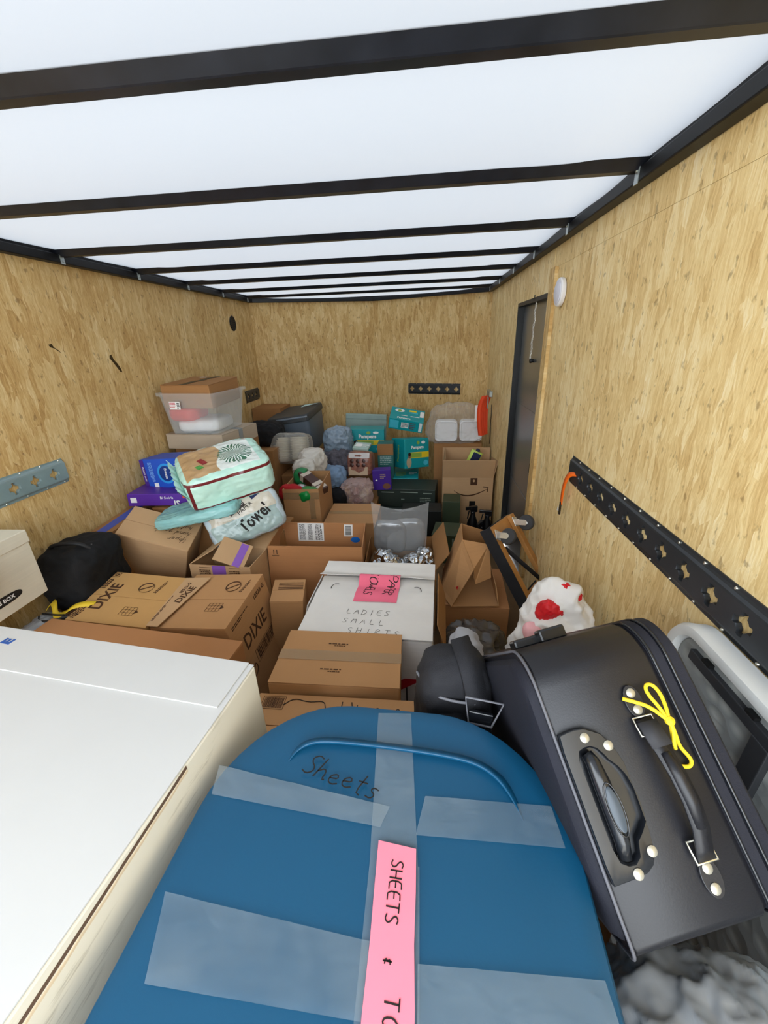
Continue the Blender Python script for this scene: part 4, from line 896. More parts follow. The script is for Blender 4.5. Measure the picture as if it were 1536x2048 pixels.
bt = carton('cardboard_box', 'brown box with blue tape against the left wall behind the duffel', 'box', (-1.70, 2.05, .785), (5, 0, 0), (.12, .50, .785), KRAFTD, tape=None, gapx=True)
mb = MB(); mb.ribbon([(.0, -.251, .63), (.0, -.251, .7855), (.0, .0, .7856), (.0, .245, .7855)], (1, 0, 0), .055, .0006); mb.build('blue_tape', mat('blue_tape', '#3553b8', .3, var=.03), bt)
# ---- clear tote with box inside, on a flat box
ub = carton('cardboard_box', 'flat taped brown box directly under the clear plastic tote', 'box', (-1.515, 2.85, 1.116), (-9, 0, 0), (.44, .44, .105), card('greyish_card', '#b9a791'), tape=TAPE)
cb = carton('cardboard_box', 'tall brown box holding up the clear tote stack by the left wall', 'box', (-1.515, 2.90, 1.01), (0, 0, 0), (.44, .42, 1.01), KRAFTD, tape=TAPEB)
ct = thing('clear_tote', 'translucent plastic tote with red and white contents on the tallest stack', 'tote', (-1.515, 2.80, 1.117), (-4, 0, 1))
CT = film('clear_tote_plastic', '#dfe3e2', .13, .22, .5, .08, 6); cw, cdp, chh = .40, .42, .27
def cr(f, z, r=.03, o=0): return [(x, y, z) for x, y in rrect(cw/2*f+o, -cdp/2*f-o, cdp/2*f+o, r)]
loft([cr(.82, .0), cr(.84, .004), cr(.985, chh-.02), cr(.985, chh-.018, .03, .014), cr(1, chh, .03, .012), cr(.97, chh, .03, 0), cr(.96, chh-.02), cr(.82, .008)]).build('tub', CT, ct, True)
ib = carton('cardboard_box', 'brown box with black tape sticking out of the clear tote', 'box', (-1.515, 2.80, 1.448), (-5, 3, 1), (.345, .375, .15), KRAFTD)
q = MB(); q.ribbon([(.06*math.sin(i*1.9)*.15+.02*(i-4)/4, -.19+.38*i/8, .1508) for i in range(9)], (1, 0, 0), .045, .0006); q.build('black_tape', mat('black_tape', '#1a1817', .35), ib); patch(ib, 'white_sticker', FF(ib, 'top', -.06, .14), .05, .025, WHITE)
rd = blob('red_cloth_bundle', (.20, .22, .10), mat('red_cloth', '#d8352f', .6, bump=.2), 71, .6, 16, .08, 2); place(rd, (-1.60, 2.735, 1.20)); tag(rd, 'red bundle inside the clear plastic tote', 'bundle')
wh = blob('white_cloth_bundle', (.30, .30, .085), mat('white_cloth', '#f1f0ee', .8), 72, .5, 16, .06, 2); place(wh, (-1.515, 2.78, 1.126)); tag(wh, 'white folded cloth in the bottom of the clear tote', 'cloth')
mst = face_frame('front', cw, cdp, chh, -.075, .06, .012); o = patch(ct, 'white_label', mst, .075, .05, WHITE); smallprint(ct, 'label_print', mst @ Matrix.Translation((-.015, .003, .0008)), .04, .036, 4, mat('red_ink2', '#c43a44', .6), 5); smallprint(ct, 'label_print', mst @ Matrix.Translation((.024, 0, .0008)), .018, .04, 4, INK, 6)
# ---- document box, duffel, straps at far left
bk_ = thing('file_box', 'cream lidded file box with black label at the left edge', 'box', (-1.72, 1.135, .75), (0, 0, 0)); bk_['dims'] = (.35, .37, .275)
MB().box(-.172, .172, -.182, .182, 0, .27).build('body', CREAM, bk_, bevel=.002)
MB().box(-.176, .176, -.186, .186, .225, .276).build('lid', CREAM, bk_, bevel=.003)
Mk = face_frame('right', .344, .37, .275, -.02, -.075, .001); MB().prism([(.105*math.copysign(abs(math.cos(a))**.6, math.cos(a)), .018*math.copysign(abs(math.sin(a))**.7, math.sin(a))) for a in [i*math.pi/16 for i in range(32)]], 0, .0006, Mk).build('black_label', INK, bk_)
text(bk_, 'label_lettering', Mk @ Matrix.Translation((0, 0, .0012)), 'BANKERS BOX', .021, WHITE, sx=1.05, bold=.0004)
cs = carton('cardboard_box', 'brown box on the floor supporting the cream file box', 'box', (-1.738, 1.08, .75), (0, 0, 0), (.06, .24, .75), KRAFTD)
df = thing('duffel_bag', 'soft black duffel bag lying between file box and tan box', 'bag', (-1.635, 1.60, .54), (4, 0, 0))
DUF = mat('black_duffel_cloth', '#0e0e10', .85, var=.2, bump=.3, bs=300)
blob('bag_body', (.245, .32, .28), DUF, 81, .42, 26, .07, 4.5, True, df)
mb = MB(); mb.tube(smooth([(-.10, -.05, .265), (-.06, -.07, .305), (0, -.07, .315), (.07, -.06, .31), (.10, -.04, .265)]), .009, 8); mb.build('carry_strap', mat('black_strap', '#1b1b1d', .6), df, 'all')
MB().tube(smooth([(-.09, -.02, .282), (0, -.03, .292), (.09, -.02, .284)]), .003, 6).build('zip', mat('zip_grey', '#6d6d70', .4), df, 'all')
patch(df, 'tag', Matrix.Translation((.06, -.163, .05)) @ Matrix.Rotation(R(90), 4, 'X'), .012, .007, WHITE)
cf = carton('cardboard_box', 'brown box on the floor beneath the black duffel bag', 'box', (-1.635, 1.56, .535), (4, 0, 0), (.20, .26, .535), KRAFTD, tape=TAPEB)
gy = blob('grey_plastic_wrap', (.10, .34, .60), mat('grey_wrap', '#9b9da0', .4, bump=.4, bs=30), 83, .5, 34, .1, 7); place(gy, (-1.645, 1.27, 0)); tag(gy, 'crumpled grey plastic wrap below the cream file box', 'plastic')
ys = thing('yellow_strap', 'yellow webbing strap with black loop in front of the duffel', 'strap', (-1.565, 1.345, .60))
mb = MB(); mb.ribbon(smooth([(-.11, .05, .0), (-.08, .055, .035), (-.05, .03, .03), (-.035, .0, -.005), (0, .01, .0), (.03, .03, .025), (.07, .05, .028), (.11, .06, .02)]), (.2, 1, .5), .03, .002); mb.build('webbing', mat('yellow_webbing', '#e3bf2c', .6), ys, 'all')
mb = MB(); mb.tube(smooth([(-.10, -.01, .0), (-.07, -.045, 0), (0, -.035, .0), (.08, -.01, .01), (.085, .0, .012), (.0, -.012, .01), (-.09, .0, .008)]), .004, 8); mb.build('black_loop', INK, ys, 'all')
pf2 = blob('pink_floral_cloth', (.04, .14, .15), mat('pink_floral', '#d99a9c', .8, var=.25, vs=60), 87, .6, 20, .3, 4); place(pf2, (-1.515, 1.03, .86)); tag(pf2, 'pink patterned cloth hanging at the left edge before the file box', 'cloth')

# ================================================================== far end of the load
def diaper_mat(): return mat('teal_card', '#0e9aa0', .42, var=.02)
TEAL = diaper_mat(); YELP = mat('yellow_print', '#f2d42a', .5, var=0); LTEAL = mat('light_teal_print', '#4cc3d8', .5, var=0); GREENP = mat('green_print', '#8fb24a', .5, var=0)
SKIN = mat('skin_print', '#8a5b45', .6, var=0); DHAIR = mat('dark_hair_print', '#1d1412', .6, var=0)
def disc(t, name, M, rx, ry, m, th=.0006, n=20): return MB().prism([(rx*math.cos(2*math.pi*i/n), ry*math.sin(2*math.pi*i/n)) for i in range(n)], 0, th, M).build(name, m, t)
def diaper_face(t, face, W, H):
    F = lambda u, v, o=.0008, r=0: FF(t, face, u*W, v*H, o, r)
    patch(t, 'yellow_band', F(.10, -.06), W*.78, H*.2, YELP); patch(t, 'pale_band', F(-.05, -.06, .0014), W*.48, H*.16, GREENP)
    text(t, 'printed_name', F(.02, .20, .0014), 'Pampers', W*.145, WHITE, bold=W*.006)
    disc(t, 'printed_heart', F(.05, .36), W*.06, H*.06, GREENP); disc(t, 'printed_cloud', F(.26, .36), W*.08, H*.05, WHITE)
    disc(t, 'printed_baby', F(-.33, -.30, .0016), W*.10, H*.18, mat('baby_cloth_print', '#b9a584', .6)); disc(t, 'printed_baby', F(-.31, -.08, .0022), W*.055, H*.085, SKIN); disc(t, 'printed_baby', F(-.31, -.02, .0028), W*.058, H*.06, DHAIR)
    disc(t, 'printed_splash', F(.36, -.34), W*.1, H*.09, LTEAL)
p1 = carton('diaper_box', 'teal diaper box facing forward with printed baby, left of two tilted ones', 'box', (-.582, 4.2, .836), (3.4, 0, 1.5), (.357, .2, .237), TEAL, flaps=False); diaper_face(p1, 'front', .357, .237)
p3 = carton('diaper_box', 'teal diaper box turned sideways, under the topmost tilted diaper box', 'box', (-.142, 4.148, .734), (33, -8, 4.4), (.282, .26, .29), TEAL, flaps=False); diaper_face(p3, 'front', .282, .29)
Mp = FF(p3, 'left', .0, 0, .0008, 84); text(p3, 'printed_name', Mp, 'Pampers', .05, GREENP, bold=.001)
p2 = carton('diaper_box', 'topmost teal diaper box, tilted with its top print towards the viewer', 'box', (-.17, 4.30, .945), (-4.3, 20, 10.5), (.35, .232, .125), TEAL, flaps=False)
disc(p2, 'printed_splash', FF(p2, 'top', -.085, .055), .05, .03, WHITE); disc(p2, 'printed_splash', FF(p2, 'top', -.085, .05, .0014), .02, .02, GREENP); patch(p2, 'yellow_band', FF(p2, 'top', .05, .07), .075, .03, YELP); patch(p2, 'pale_band', FF(p2, 'top', .06, .035), .09, .018, LTEAL); patch(p2, 'white_label', FF(p2, 'top', .148, .03), .04, .11, WHITE)
for u, ww in ((-.03, .06), (.08, .09)): patch(p2, 'white_print', FF(p2, 'top', u, -.035), ww, .01, WHITE)
text(p2, 'printed_name', FF(p2, 'top', -.03, -.085), 'Pampers', .04, WHITE, bold=.001); patch(p2, 'pale_panel', FF(p2, 'front', -.12, 0), .09, .09, LTEAL); patch(p2, 'white_label', FF(p2, 'front', -.01, .0), .075, .06, WHITE); smallprint(p2, 'label_print', FF(p2, 'front', -.01, 0, .0014), .065, .05, 5, INK, 3); smallprint(p2, 'small_print', FF(p2, 'front', .07, 0), .06, .08, 4, mat('maroon_print', '#6d2f3a', .6), 4); patch(p2, 'white_label', FF(p2, 'front', .15, 0), .03, .1, WHITE)
p4 = carton('diaper_box', 'lowest teal diaper box with a yellow mark, under the sideways one', 'box', (-.183, 4.08, .388), (0, 0, 0), (.25, .36, .388), TEAL, flaps=False)
patch(p4, 'yellow_mark', FF(p4, 'front', .01, .145), .055, .075, YELP); text(p4, 'printed_name', FF(p4, 'front', -.02, .12, .0014), 'Pampers', .035, WHITE, bold=.001); patch(p4, 'pale_panel', FF(p4, 'front', .08, .15), .06, .05, LTEAL); patch(p4, 'pale_panel', FF(p4, 'front', -.09, .15), .05, .05, LTEAL); smallprint(p4, 'small_print', FF(p4, 'top', -.05, -.05), .1, .14, 4, GREENP, 4); smallprint(p4, 'small_print', FF(p4, 'top', .07, -.02), .08, .08, 3, WHITE, 6)
carton('cardboard_box', 'brown box on the floor under the forward-facing teal diaper box', 'box', (-.60, 4.26, .597), (0, 0, 0), (.32, .30, .597), KRAFTD)
j = carton('snack_box', 'tall brown and dark teal box right of the cookie bag', 'box', (-.375, 3.99, .73), (0, 0, 0), (.155, .16, .73), mat('dark_teal_card', '#2f6f6b', .5), flaps=False); patch(j, 'brown_panel', FF(j, 'front', 0, .31), .153, .11, KRAFTD); smallprint(j, 'small_print', FF(j, 'front', 0, .2), .11, .09, 5, mat('pale_print', '#9db8b4', .6), 7)
gl = thing('plastic_sheet', 'pale grey-green flat panel leaning on the front wall behind the diaper box', 'lid', (-.685, 4.50, 0), (4, -3, 3.5)); MB().box(-.225, .225, -.014, .014, 0, .92).build('sheet', mat('grey_green_plastic', '#93a8a2', .5), gl, bevel=.006); MB().box(-.225, .225, -.019, .019, .86, .915).build('rolled_edge', mat('grey_green_plastic', '#93a8a2', .5), gl, bevel=.008)
tb2 = carton('cardboard_box', 'brown box under the plastic-wrapped grey cloth near the gray tote', 'box', (-.86, 3.97, .60), (0, 0, 0), (.26, .34, .60), KRAFTD)
gb = blob('wrapped_cloth', (.23, .25, .26), film('blue_grey_wrap', '#8ea2b4', .85, .2, .6, .4, 30), 91, .55, 30, .16, 5.5); place(gb, (-.845, 3.98, .605)); tag(gb, 'blue-grey cloth in shiny clear plastic beside the teal diaper box', 'cloth')
cm = blob('camouflage_cloth', (.28, .22, .20), mat('camo_cloth', '#55525a', .9, var=.3, vs=28), 92, .7, 30, .2, 6); place(cm, (-.80, 3.70, .50)); tag(cm, 'grey patterned clothing heaped over the denim', 'clothing')
dn = blob('denim_cloth', (.25, .24, .17), mat('pale_denim', '#7d97b4', .85, var=.08, vs=30, bump=.3, bs=200), 93, .7, 26, .14, 5); place(dn, (-.835, 3.50, .45)); tag(dn, 'light blue denim clothing draped on the black trousers', 'clothing')
bj = blob('black_trousers', (.19, .20, .46), mat('black_cloth', '#0f0f12', .9), 94, .5, 24, .12, 5, taper=.15); place(bj, (-.765, 3.36, 0)); tag(bj, 'black trousers hanging down below the light denim', 'clothing')
dk = carton('cardboard_box', 'brown box on the floor holding up the heaped clothing', 'box', (-.83, 3.60, .45), (0, 0, 0), (.30, .26, .45), KRAFTD)
# gray tote with its brown neighbour
GT = mat('grey_tote_plastic', '#5f6a76', .38, var=.03); GTL = mat('dark_lid_plastic', '#3f4346', .5, var=.04)
gt = thing('grey_tote', 'dark grey lidded plastic tote at the front left corner', 'tote', (-1.257, 4.20, .63), (-1.2, 3.2, -7.3)); gt['dims'] = (.42, .60, .40)
def gr(f, z, r=.04): return [(x, y, z) for x, y in rrect(.21*f, -.30*f, .30*f, r)]
loft([gr(.80, 0), gr(.82, .01), gr(.95, .33), gr(.95, .36)]).build('tub', GT, gt, True)
loft([gr(.985, .335), gr(1.0, .34), gr(1.0, .385), gr(.97, .398), gr(.9, .40)]).build('lid', GTL, gt, True)
mb = MB(); mb.box(-.205, .205, -.306, -.296, .372, .386); mb.build('lid_edge_highlight_strip', mat('grey_edge', '#7f8a97', .35), gt, bevel=.003)
Mt = Matrix.Translation((.03, -.268, .20)) @ Matrix.Rotation(R(84), 4, 'X'); patch(gt, 'dark_label', Mt @ Matrix.Translation((0, .0, .002)), .09, .22, GTL); text(gt, 'label_lettering', Mt @ Matrix.Translation((.0, .055, .0035)) @ Matrix.Rotation(R(90), 4, 'Z'), 'LE', .075, mat('pale_lettering', '#c9cdd0', .6), bold=.002)
carton('cardboard_box', 'brown box on the floor under the dark grey tote', 'box', (-1.22, 4.23, .575), (0, 0, 0), (.34, .46, .575), KRAFTD)
bs = thing('paper_scrap', 'scrap of shiny paper lying on the dark grey tote lid', 'paper', (-1.20, 4.33, 1.052), (10, 3, -7)); MB().add([(-.09, -.03, 0), (.08, -.02, .012), (.10, .03, .004), (-.05, .03, .01)], [(0, 1, 2, 3)]).build('sheet', mat('pale_cyan_paper', '#b9dce0', .3), bs)
carton('cardboard_box', 'tall brown box in the corner left of the dark grey tote', 'box', (-1.62, 4.36, 1.05), (0, 0, 1), (.30, .35, 1.05), KRAFTD)
kb2 = carton('cardboard_box', 'brown box on the floor below the small black bag', 'box', (-1.46, 3.56, .82), (0, 0, 0), (.36, .46, .82), KRAFTD)
bb = blob('black_bag', (.34, .34, .18), mat('black_bag_cloth', '#131316', .85, var=.15), 95, .6, 24, .12, 5); place(bb, (-1.46, 3.62, .823)); tag(bb, 'small black cloth bag before the dark grey tote', 'bag')
# wrapped stacks of paper bowls
pw = thing('bowl_pack', 'clear-wrapped stacks of cream paper bowls before the dark grey tote', 'package', (-1.18, 3.58, .66), (6, -14, 0))
PAPER = mat('cream_paper', '#d8d0bd', .7)
for i, x in enumerate((-.10, .055)):
    for jx, y in enumerate((-.05, .10)):
        mb = MB(); pr = []
        for q in range(9): pr += [(.058, .012+.023*q), (.074, .028+.023*q), (.0745, .0305+.023*q)]
        mb.lathe([(.045, 0)]+pr, 22, Matrix.Translation((x, y, .0))); mb.build('bowl_stack', PAPER, pw, True)
o = blob('clear_wrap', (.335, .34, .27), film('clear_sleeve', '#e6e2d8', .22, .15, .7, .4, 20), 96, .35, 18, .05, 2, True, pw); o.location = (-.02, .02, -.02)
carton('cardboard_box', 'brown box on the floor below the wrapped paper bowls', 'box', (-1.13, 3.60, .57), (0, 0, 0), (.28, .34, .57), KRAFTD)
wf = blob('white_puffy_bag', (.20, .24, .20), film('white_puffy_film', '#ded8cd', .85, .3), 97, .7, 24, .14, 5); place(wf, (-.955, 3.38, .61)); tag(wf, 'white puffy bag between the paper bowls and the denim', 'bag')
wf2 = blob('white_puffy_bag', (.17, .18, .16), film('white_puffy_film', '#ded8cd', .85, .3), 98, .7, 22, .14, 5); place(wf2, (-.985, 3.22, .60), (20, 0, 0)); tag(wf2, 'smaller white puffy bag just behind the candy bars', 'bag')
carton('cardboard_box', 'brown box on the floor below the white puffy bags', 'box', (-.985, 3.29, .60), (0, 0, 0), (.20, .22, .60), KRAFTD)
# candy box
cx_ = carton('open_box', 'open brown box of wrapped holiday sweets beside the towel pack', 'box', (-.880, 2.92, .70), (1.4, 0, 0), (.262, .45, .70), KRAFT, opened=True, wall=.005)
patch(cx_, 'tape', FF(cx_, 'front', .0, .30), .26, .05, TAPEB); patch(cx_, 'tape', FF(cx_, 'front', .075, .20), .04, .16, TAPEB)
fil = thing('candy_bar_box', 'long brown chocolate bar box on top of the wrapped sweets', 'box', (-.845, 2.92, .655), (-38, 8, 22)); MB().box(-.13, .13, -.04, .04, 0, .055).build('carton', mat('chocolate_card', '#46271c', .4), fil, bevel=.003)
for x in (-.085, .05, .095): MB().box(x-.018, x+.018, -.041, .041, -.0005, .0556).build('pale_print', mat('pale_wrapper', '#cdbfae', .4), fil)
for i, (lab, col, p, dm) in enumerate((('green tissue bundle at the left back of the sweets box', '#1f7d46', (-.945, 3.0, .64), (.11, .10, .12)), ('bright green wrapped sweets at the front of the sweets box', '#128a3e', (-.835, 2.75, .60), (.13, .11, .09)),
        ('silver foil sweets in the middle of the sweets box', '#b5b3b8', (-.905, 2.79, .61), (.09, .08, .085)), ('red cloth hanging over the left edge of the sweets box', '#b3121c', (-.965, 2.76, .60), (.08, .17, .11)))):
    o = blob(('green_tissue', 'green_sweets', 'foil_sweets', 'red_cloth')[i], dm, mat('sweet_%d' % i, col, .3 if i != 3 else .7, metal=.7 if i == 2 else 0, bump=.5, bs=40), 100+i, .8, 12, .16, 2.4); place(o, p, (30*i, 0, 0)); tag(o, lab, 'sweets' if i in (1, 2) else 'cloth')
pd_ = carton('cardboard_box', 'brown box inside the sweets box as a false bottom', 'box', (-.880, 2.92, .595), (1.4, 0, 0), (.25, .43, .58), KRAFTD) if False else None
fb = blob('packing_paper', (.245, .43, .60), mat('packing_kraft', '#8c6d4b', .8), 105, .25, 12, .02, 2); fb.parent = cx_; fb.location = (0, 0, .006)
# brown flat box before the dark boxes
carton('cardboard_box', 'brown box with plain flat top right of the sweets box', 'box', (-.534, 2.868, .45), (.4, 0, .7), (.381, .38, .45), KRAFT, tape=TAPEB)
# cookie pack and friends
ci = carton('cardboard_box', 'brown box on the floor below the wrapped cookies', 'box', (-.585, 3.62, .30), (0, 0, 0), (.32, .36, .30), KRAFTD)
COOK = mat('cookie_pack_print', '#8b5a4a', .3, var=.3, vs=40, bump=.4, bs=40); PINKF = film('pink_clear_wrap', '#e4c4bd', .35, .15, .7, .3, 25)
ck_ = thing('cookie_pack', 'wrapped pack of chocolate cookies above the pink snack bag', 'package', (-.575, 3.62, .515), (-3, -10, 0)); blob('wrapper', (.22, .20, .215), COOK, 111, .35, 16, .05, 2, True, ck_)
patch(ck_, 'tan_panel', Matrix.Translation((-.01, -.104, .045)) @ Matrix.Rotation(R(88), 4, 'X'), .175, .075, mat('tan_print', '#b59a7c', .4)); patch(ck_, 'silver_panel', Matrix.Translation((0, -.103, .185)) @ Matrix.Rotation(R(78), 4, 'X'), .19, .045, mat('silver_print', '#b8b2ae', .25, .5))
bx_ = MB()
for x in (-.055, 0.0, .05):
    for z in (.10, .135): bx_.lathe([(.004, -.004), (.02, 0), (.004, .004)], 10, Matrix.Translation((x-.01, -.107, z)) @ Matrix.Rotation(R(90), 4, 'X'))
o = bx_.build('printed_cookies', mat('cookie_dark', '#3e1c12', .4), ck_, True); o['kind'] = 'stuff'
sn = thing('snack_bag', 'pinkish clear bag of wrapped snacks below the cookie pack', 'bag', (-.60, 3.46, .302), (5, 0, 0)); blob('wrapper', (.26, .20, .20), PINKF, 112, .45, 26, .14, 6, True, sn)
for i in range(9):
    o = blob('wrapped_snack', (.075, .04, .05), mat('snack_%d' % (i % 3), ('#a9875f', '#7c3b34', '#c8b49a')[i % 3], .3, bump=.4, bs=50), 120+i, .7, 6, .1, 2, True, sn); place(o, (-.08+.075*(i % 3), -.05+.06*((i//3) % 2), .01+.055*(i//3)), (i*40, 0, 10*i))
bk3 = carton('book', 'small hardback book with pale cover standing on the cookie pack', 'book', (-.575, 3.74, .762), (-8, 12, 3), (.15, .13, .022), mat('pale_book_cover', '#a9c2b9', .5), flaps=False); patch(bk3, 'cover_panel', FF(bk3, 'top', -.03, 0), .06, .06, WHITE); smallprint(bk3, 'small_print', FF(bk3, 'top', .035, 0), .07, .05, 3, WHITE, 3)
px = carton('snack_box', 'purple snack box with printed cookie on the dark green boxes', 'box', (-.388, 3.62, .572), (2, 0, -2), (.168, .10, .19), mat('deep_purple_card', '#45248f', .4, var=.03), flaps=False)
smallprint(px, 'printed_name', FF(px, 'front', .01, .035), .05, .05, 3, mat('tan_print', '#b59a7c', .4), 3); disc(px, 'printed_cookie', FF(px, 'front', .04, -.06), .036, .028, mat('cookie_brown', '#7a4f3a', .5)); disc(px, 'printed_star', FF(px, 'front', -.05, .0), .01, .007, WHITE)
# dark green boxes
DG = mat('dark_green_card', '#2b352f', .45, var=.08); DG2 = mat('olive_green_card', '#39442f', .5, var=.06); PG = mat('pale_green_print', '#8f9c8f', .6, var=0)
ga = carton('dark_box', 'lower of two dark green boxes stacked below the diaper boxes', 'box', (-.15, 3.735, .20), (-4, 0, 0), (.55, .33, .20), DG, flaps=False); lines(ga, 'printed_line', FF(ga, 'front', .05, .05), [(-.2, .2, 0, .003)], PG)
g2 = carton('dark_box', 'upper of two dark green boxes stacked below the diaper boxes', 'box', (-.15, 3.745, .38), (-6, 0, 0), (.54, .31, .178), DG, flaps=False)
for u, v, ww in ((-.17, .055, .12), (.03, .06, .16), (.2, .055, .08)): lines(g2, 'printed_line', FF(g2, 'front', u, v), [(-ww/2, ww/2, 0, .008)], PG)
smallprint(g2, 'small_print', FF(g2, 'front', .18, -.01), .10, .05, 3, PG, 3); smallprint(g2, 'small_print', FF(g2, 'front', -.02, -.01), .05, .02, 1, PG, 4)
gbx = carton('dark_box', 'upright dark olive box left of the black spray bottles', 'box', (.245, 3.44, .355), (-5, 0, 0), (.15, .2, .355), DG2, flaps=False)
gcx = carton('dark_box', 'low olive green box with pale print before the upright olive box', 'box', (.185, 3.02, .25), (-9, 0, -1), (.215, .25, .25), DG2, flaps=False); text(gcx, 'printed_mark', FF(gcx, 'front', -.02, .06), 'T', .05, PG); smallprint(gcx, 'small_print', FF(gcx, 'front', .075, .065, rot=90), .07, .05, 5, PG, 4)
bl = carton('dark_box', 'black box standing behind the foil bag below the green boxes', 'box', (-.02, 3.36, .30), (0, 0, 0), (.34, .20, .30), mat('black_card', '#151715', .5), flaps=False)
# shipping box at the right with tall flaps
az = carton('open_box', 'open brown shipping box with curved arrow print by the side door', 'box', (.402, 3.79, .482), (-2, 0, 0), (.455, .35, .482), KRAFT3, opened=True, wall=.006, flapang={'front': 20, 'back': 8, 'left': -6, 'right': 12}, flaplen=.19)
patch(az, 'dark_print', FF(az, 'front', .055, .205), .062, .066, INKB); disc(az, 'white_print', FF(az, 'front', .055, .212, .0016), .009, .013, KRAFT3)
Q = [Vector((-.15+.30*i/24, .115-.055*math.sin(math.pi*(i/24)**.85)+.02*i/24, 0)) for i in range(25)]; mb = MB()
for i in range(24): strokes(mb, [Q[i], Q[i+1]], .004+.009*math.sin(math.pi*i/23), FF(az, 'front', .03, .0))
strokes(mb, [Vector((.11, .155, 0)), Vector((.155, .15, 0)), Vector((.148, .105, 0))], .01, FF(az, 'front', .03, .0)); mb.build('curved_arrow_print', INKB, az)
patch(az, 'dark_tape', FF(az, 'front', .05, -.03), .055, .09, mat('black_tape', '#1a1817', .35))
bo = thing('lotion_bottle', 'lime green bottle with navy label inside the arrow-printed box', 'bottle', (.44, 3.80, .56), (0, 0, 24)); MB().prism(rrect(.055, -.03, .03, .028), 0, .13).build('body', mat('lime_plastic', '#c9e26a', .4), bo, True, bevel=.004); patch(bo, 'navy_label', Matrix.Translation((.005, -.0305, .075)) @ Matrix.Rotation(R(90), 4, 'X'), .075, .085, NAVYINK); patch(bo, 'white_label', Matrix.Translation((.02, -.0315, .04)) @ Matrix.Rotation(R(90), 4, 'X'), .03, .015, WHITE)
MB().lathe([(.018, .13), (.018, .15), (.012, .153)], 14).build('cap', NAVYINK, bo, True)
pp_ = blob('packing_paper', (.42, .32, .47), mat('packing_kraft', '#8c6d4b', .8), 131, .3, 14, .04, 2); pp_.parent = az; pp_.location = (0, 0, .007)
# foam trays in clear bag
tc = carton('cardboard_box', 'brown box behind the arrow-printed box under the foam trays', 'box', (.335, 4.18, .70), (-3, 0, 0), (.46, .30, .70), KRAFTD)
FOAM = mat('white_foam', '#f0f2f4', .6, var=0)
for i, (x, lab) in enumerate(((.215, 'left stack of white foam trays in the clear bag'), (.455, 'right stack of white foam trays in the clear bag'))):
    st = thing('foam_tray_stack', lab, 'trays', (x, 4.08, .705), (-3, 0, 0), 'white foam trays on the brown box')
    for q in range(4):
        d = .028*q
        loft([[(px_, y_-.0+d, pz_) for px_, pz_ in [(a, b+.105) for a, b in rrect(.108, -.10, .10, .035)] for y_ in (0,)], [(px_*1.0, d+.022, pz_) for px_, pz_ in [(a, b+.105) for a, b in rrect(.108, -.10, .10, .035)]]]).build('tray', FOAM, st, True)
    rim = [(a, -.004, b+.105) for a, b in rrect(.100, -.092, .092, .03)]; MB().tube(rim, .009, 8, closed=True).build('tray_rim', FOAM, st, 'all')
cbg = blob('clear_bag', (.60, .30, .36), film('milky_bag', '#d9d2cb', .16, .2, .7, .5, 14), 140, .6, 40, .10, 6, taper=.3); place(cbg, (.30, 4.12, .702)); tag(cbg, 'milky clear plastic bag around the white foam trays', 'bag')
# orange ratchet strap hung by the front right corner
ORG = mat('orange_webbing', '#e8481a', .55, var=.06, bump=.3, bs=300); hs = thing('ratchet_strap', 'bundled orange ratchet strap hung by the front right corner', 'strap', (.60, 3.92, .80))
for i in range(4): mb = MB(); mb.ribbon(smooth([(-.02*i, .05-.02*i, .36), (-.03-.022*i, .06-.02*i, .28), (-.028-.022*i, .055-.02*i, .12), (-.02-.018*i, .05-.02*i, .0)]), (1, -.35, 0), .04, .002); mb.build('webbing', ORG, hs, 'all')
mb = MB(); mb.box(-.03, .0, -.11, .06, .36, .41); mb.box(-.04, -.03, -.10, -.05, .26, .36); mb.build('ratchet', mat('galvanised', '#a9b0b0', .35, .8), hs, bevel=.005); patch(hs, 'white_tag', Matrix.Translation((-.115, .03, .20)) @ Matrix.Rotation(R(90), 4, 'X'), .03, .15, WHITE)
mb = MB(); mb.tube(smooth([(-.005, -.12, .30), (-.006, -.14, .2), (-.004, -.11, .14), (-.005, -.15, .06), (-.004, -.13, -.05)]), .004, 6); mb.build('hook', mat('hook_dark', '#3a2f24', .4, .5), hs, 'all')
os_ = thing('orange_strap_end', 'short orange strap end hooked in the long dark wall track', 'strap', (XR-.016, 1.76, 1.09))
mb = MB(); mb.ribbon(smooth([(.004, -.03, .02), (-.012, .0, .012), (-.016, .03, -.03), (-.014, .05, -.09), (-.012, .055, -.145)]), (0, 1, .3), .032, .002); mb.build('webbing', mat('orange_fluorescent', '#ff6a12', .5), os_, 'all')
mb = MB(); mb.box(-.016, -.008, .05, .062, -.20, -.14); mb.build('hook', mat('hook_dark', '#3a2f24', .4, .5), os_, bevel=.002); mb = MB(); mb.add([(-.014, .08, -.16), (-.012, .095, -.195), (-.012, .07, -.19)], [(0, 1, 2)]); mb.build('paper_tag', WHITE, os_)
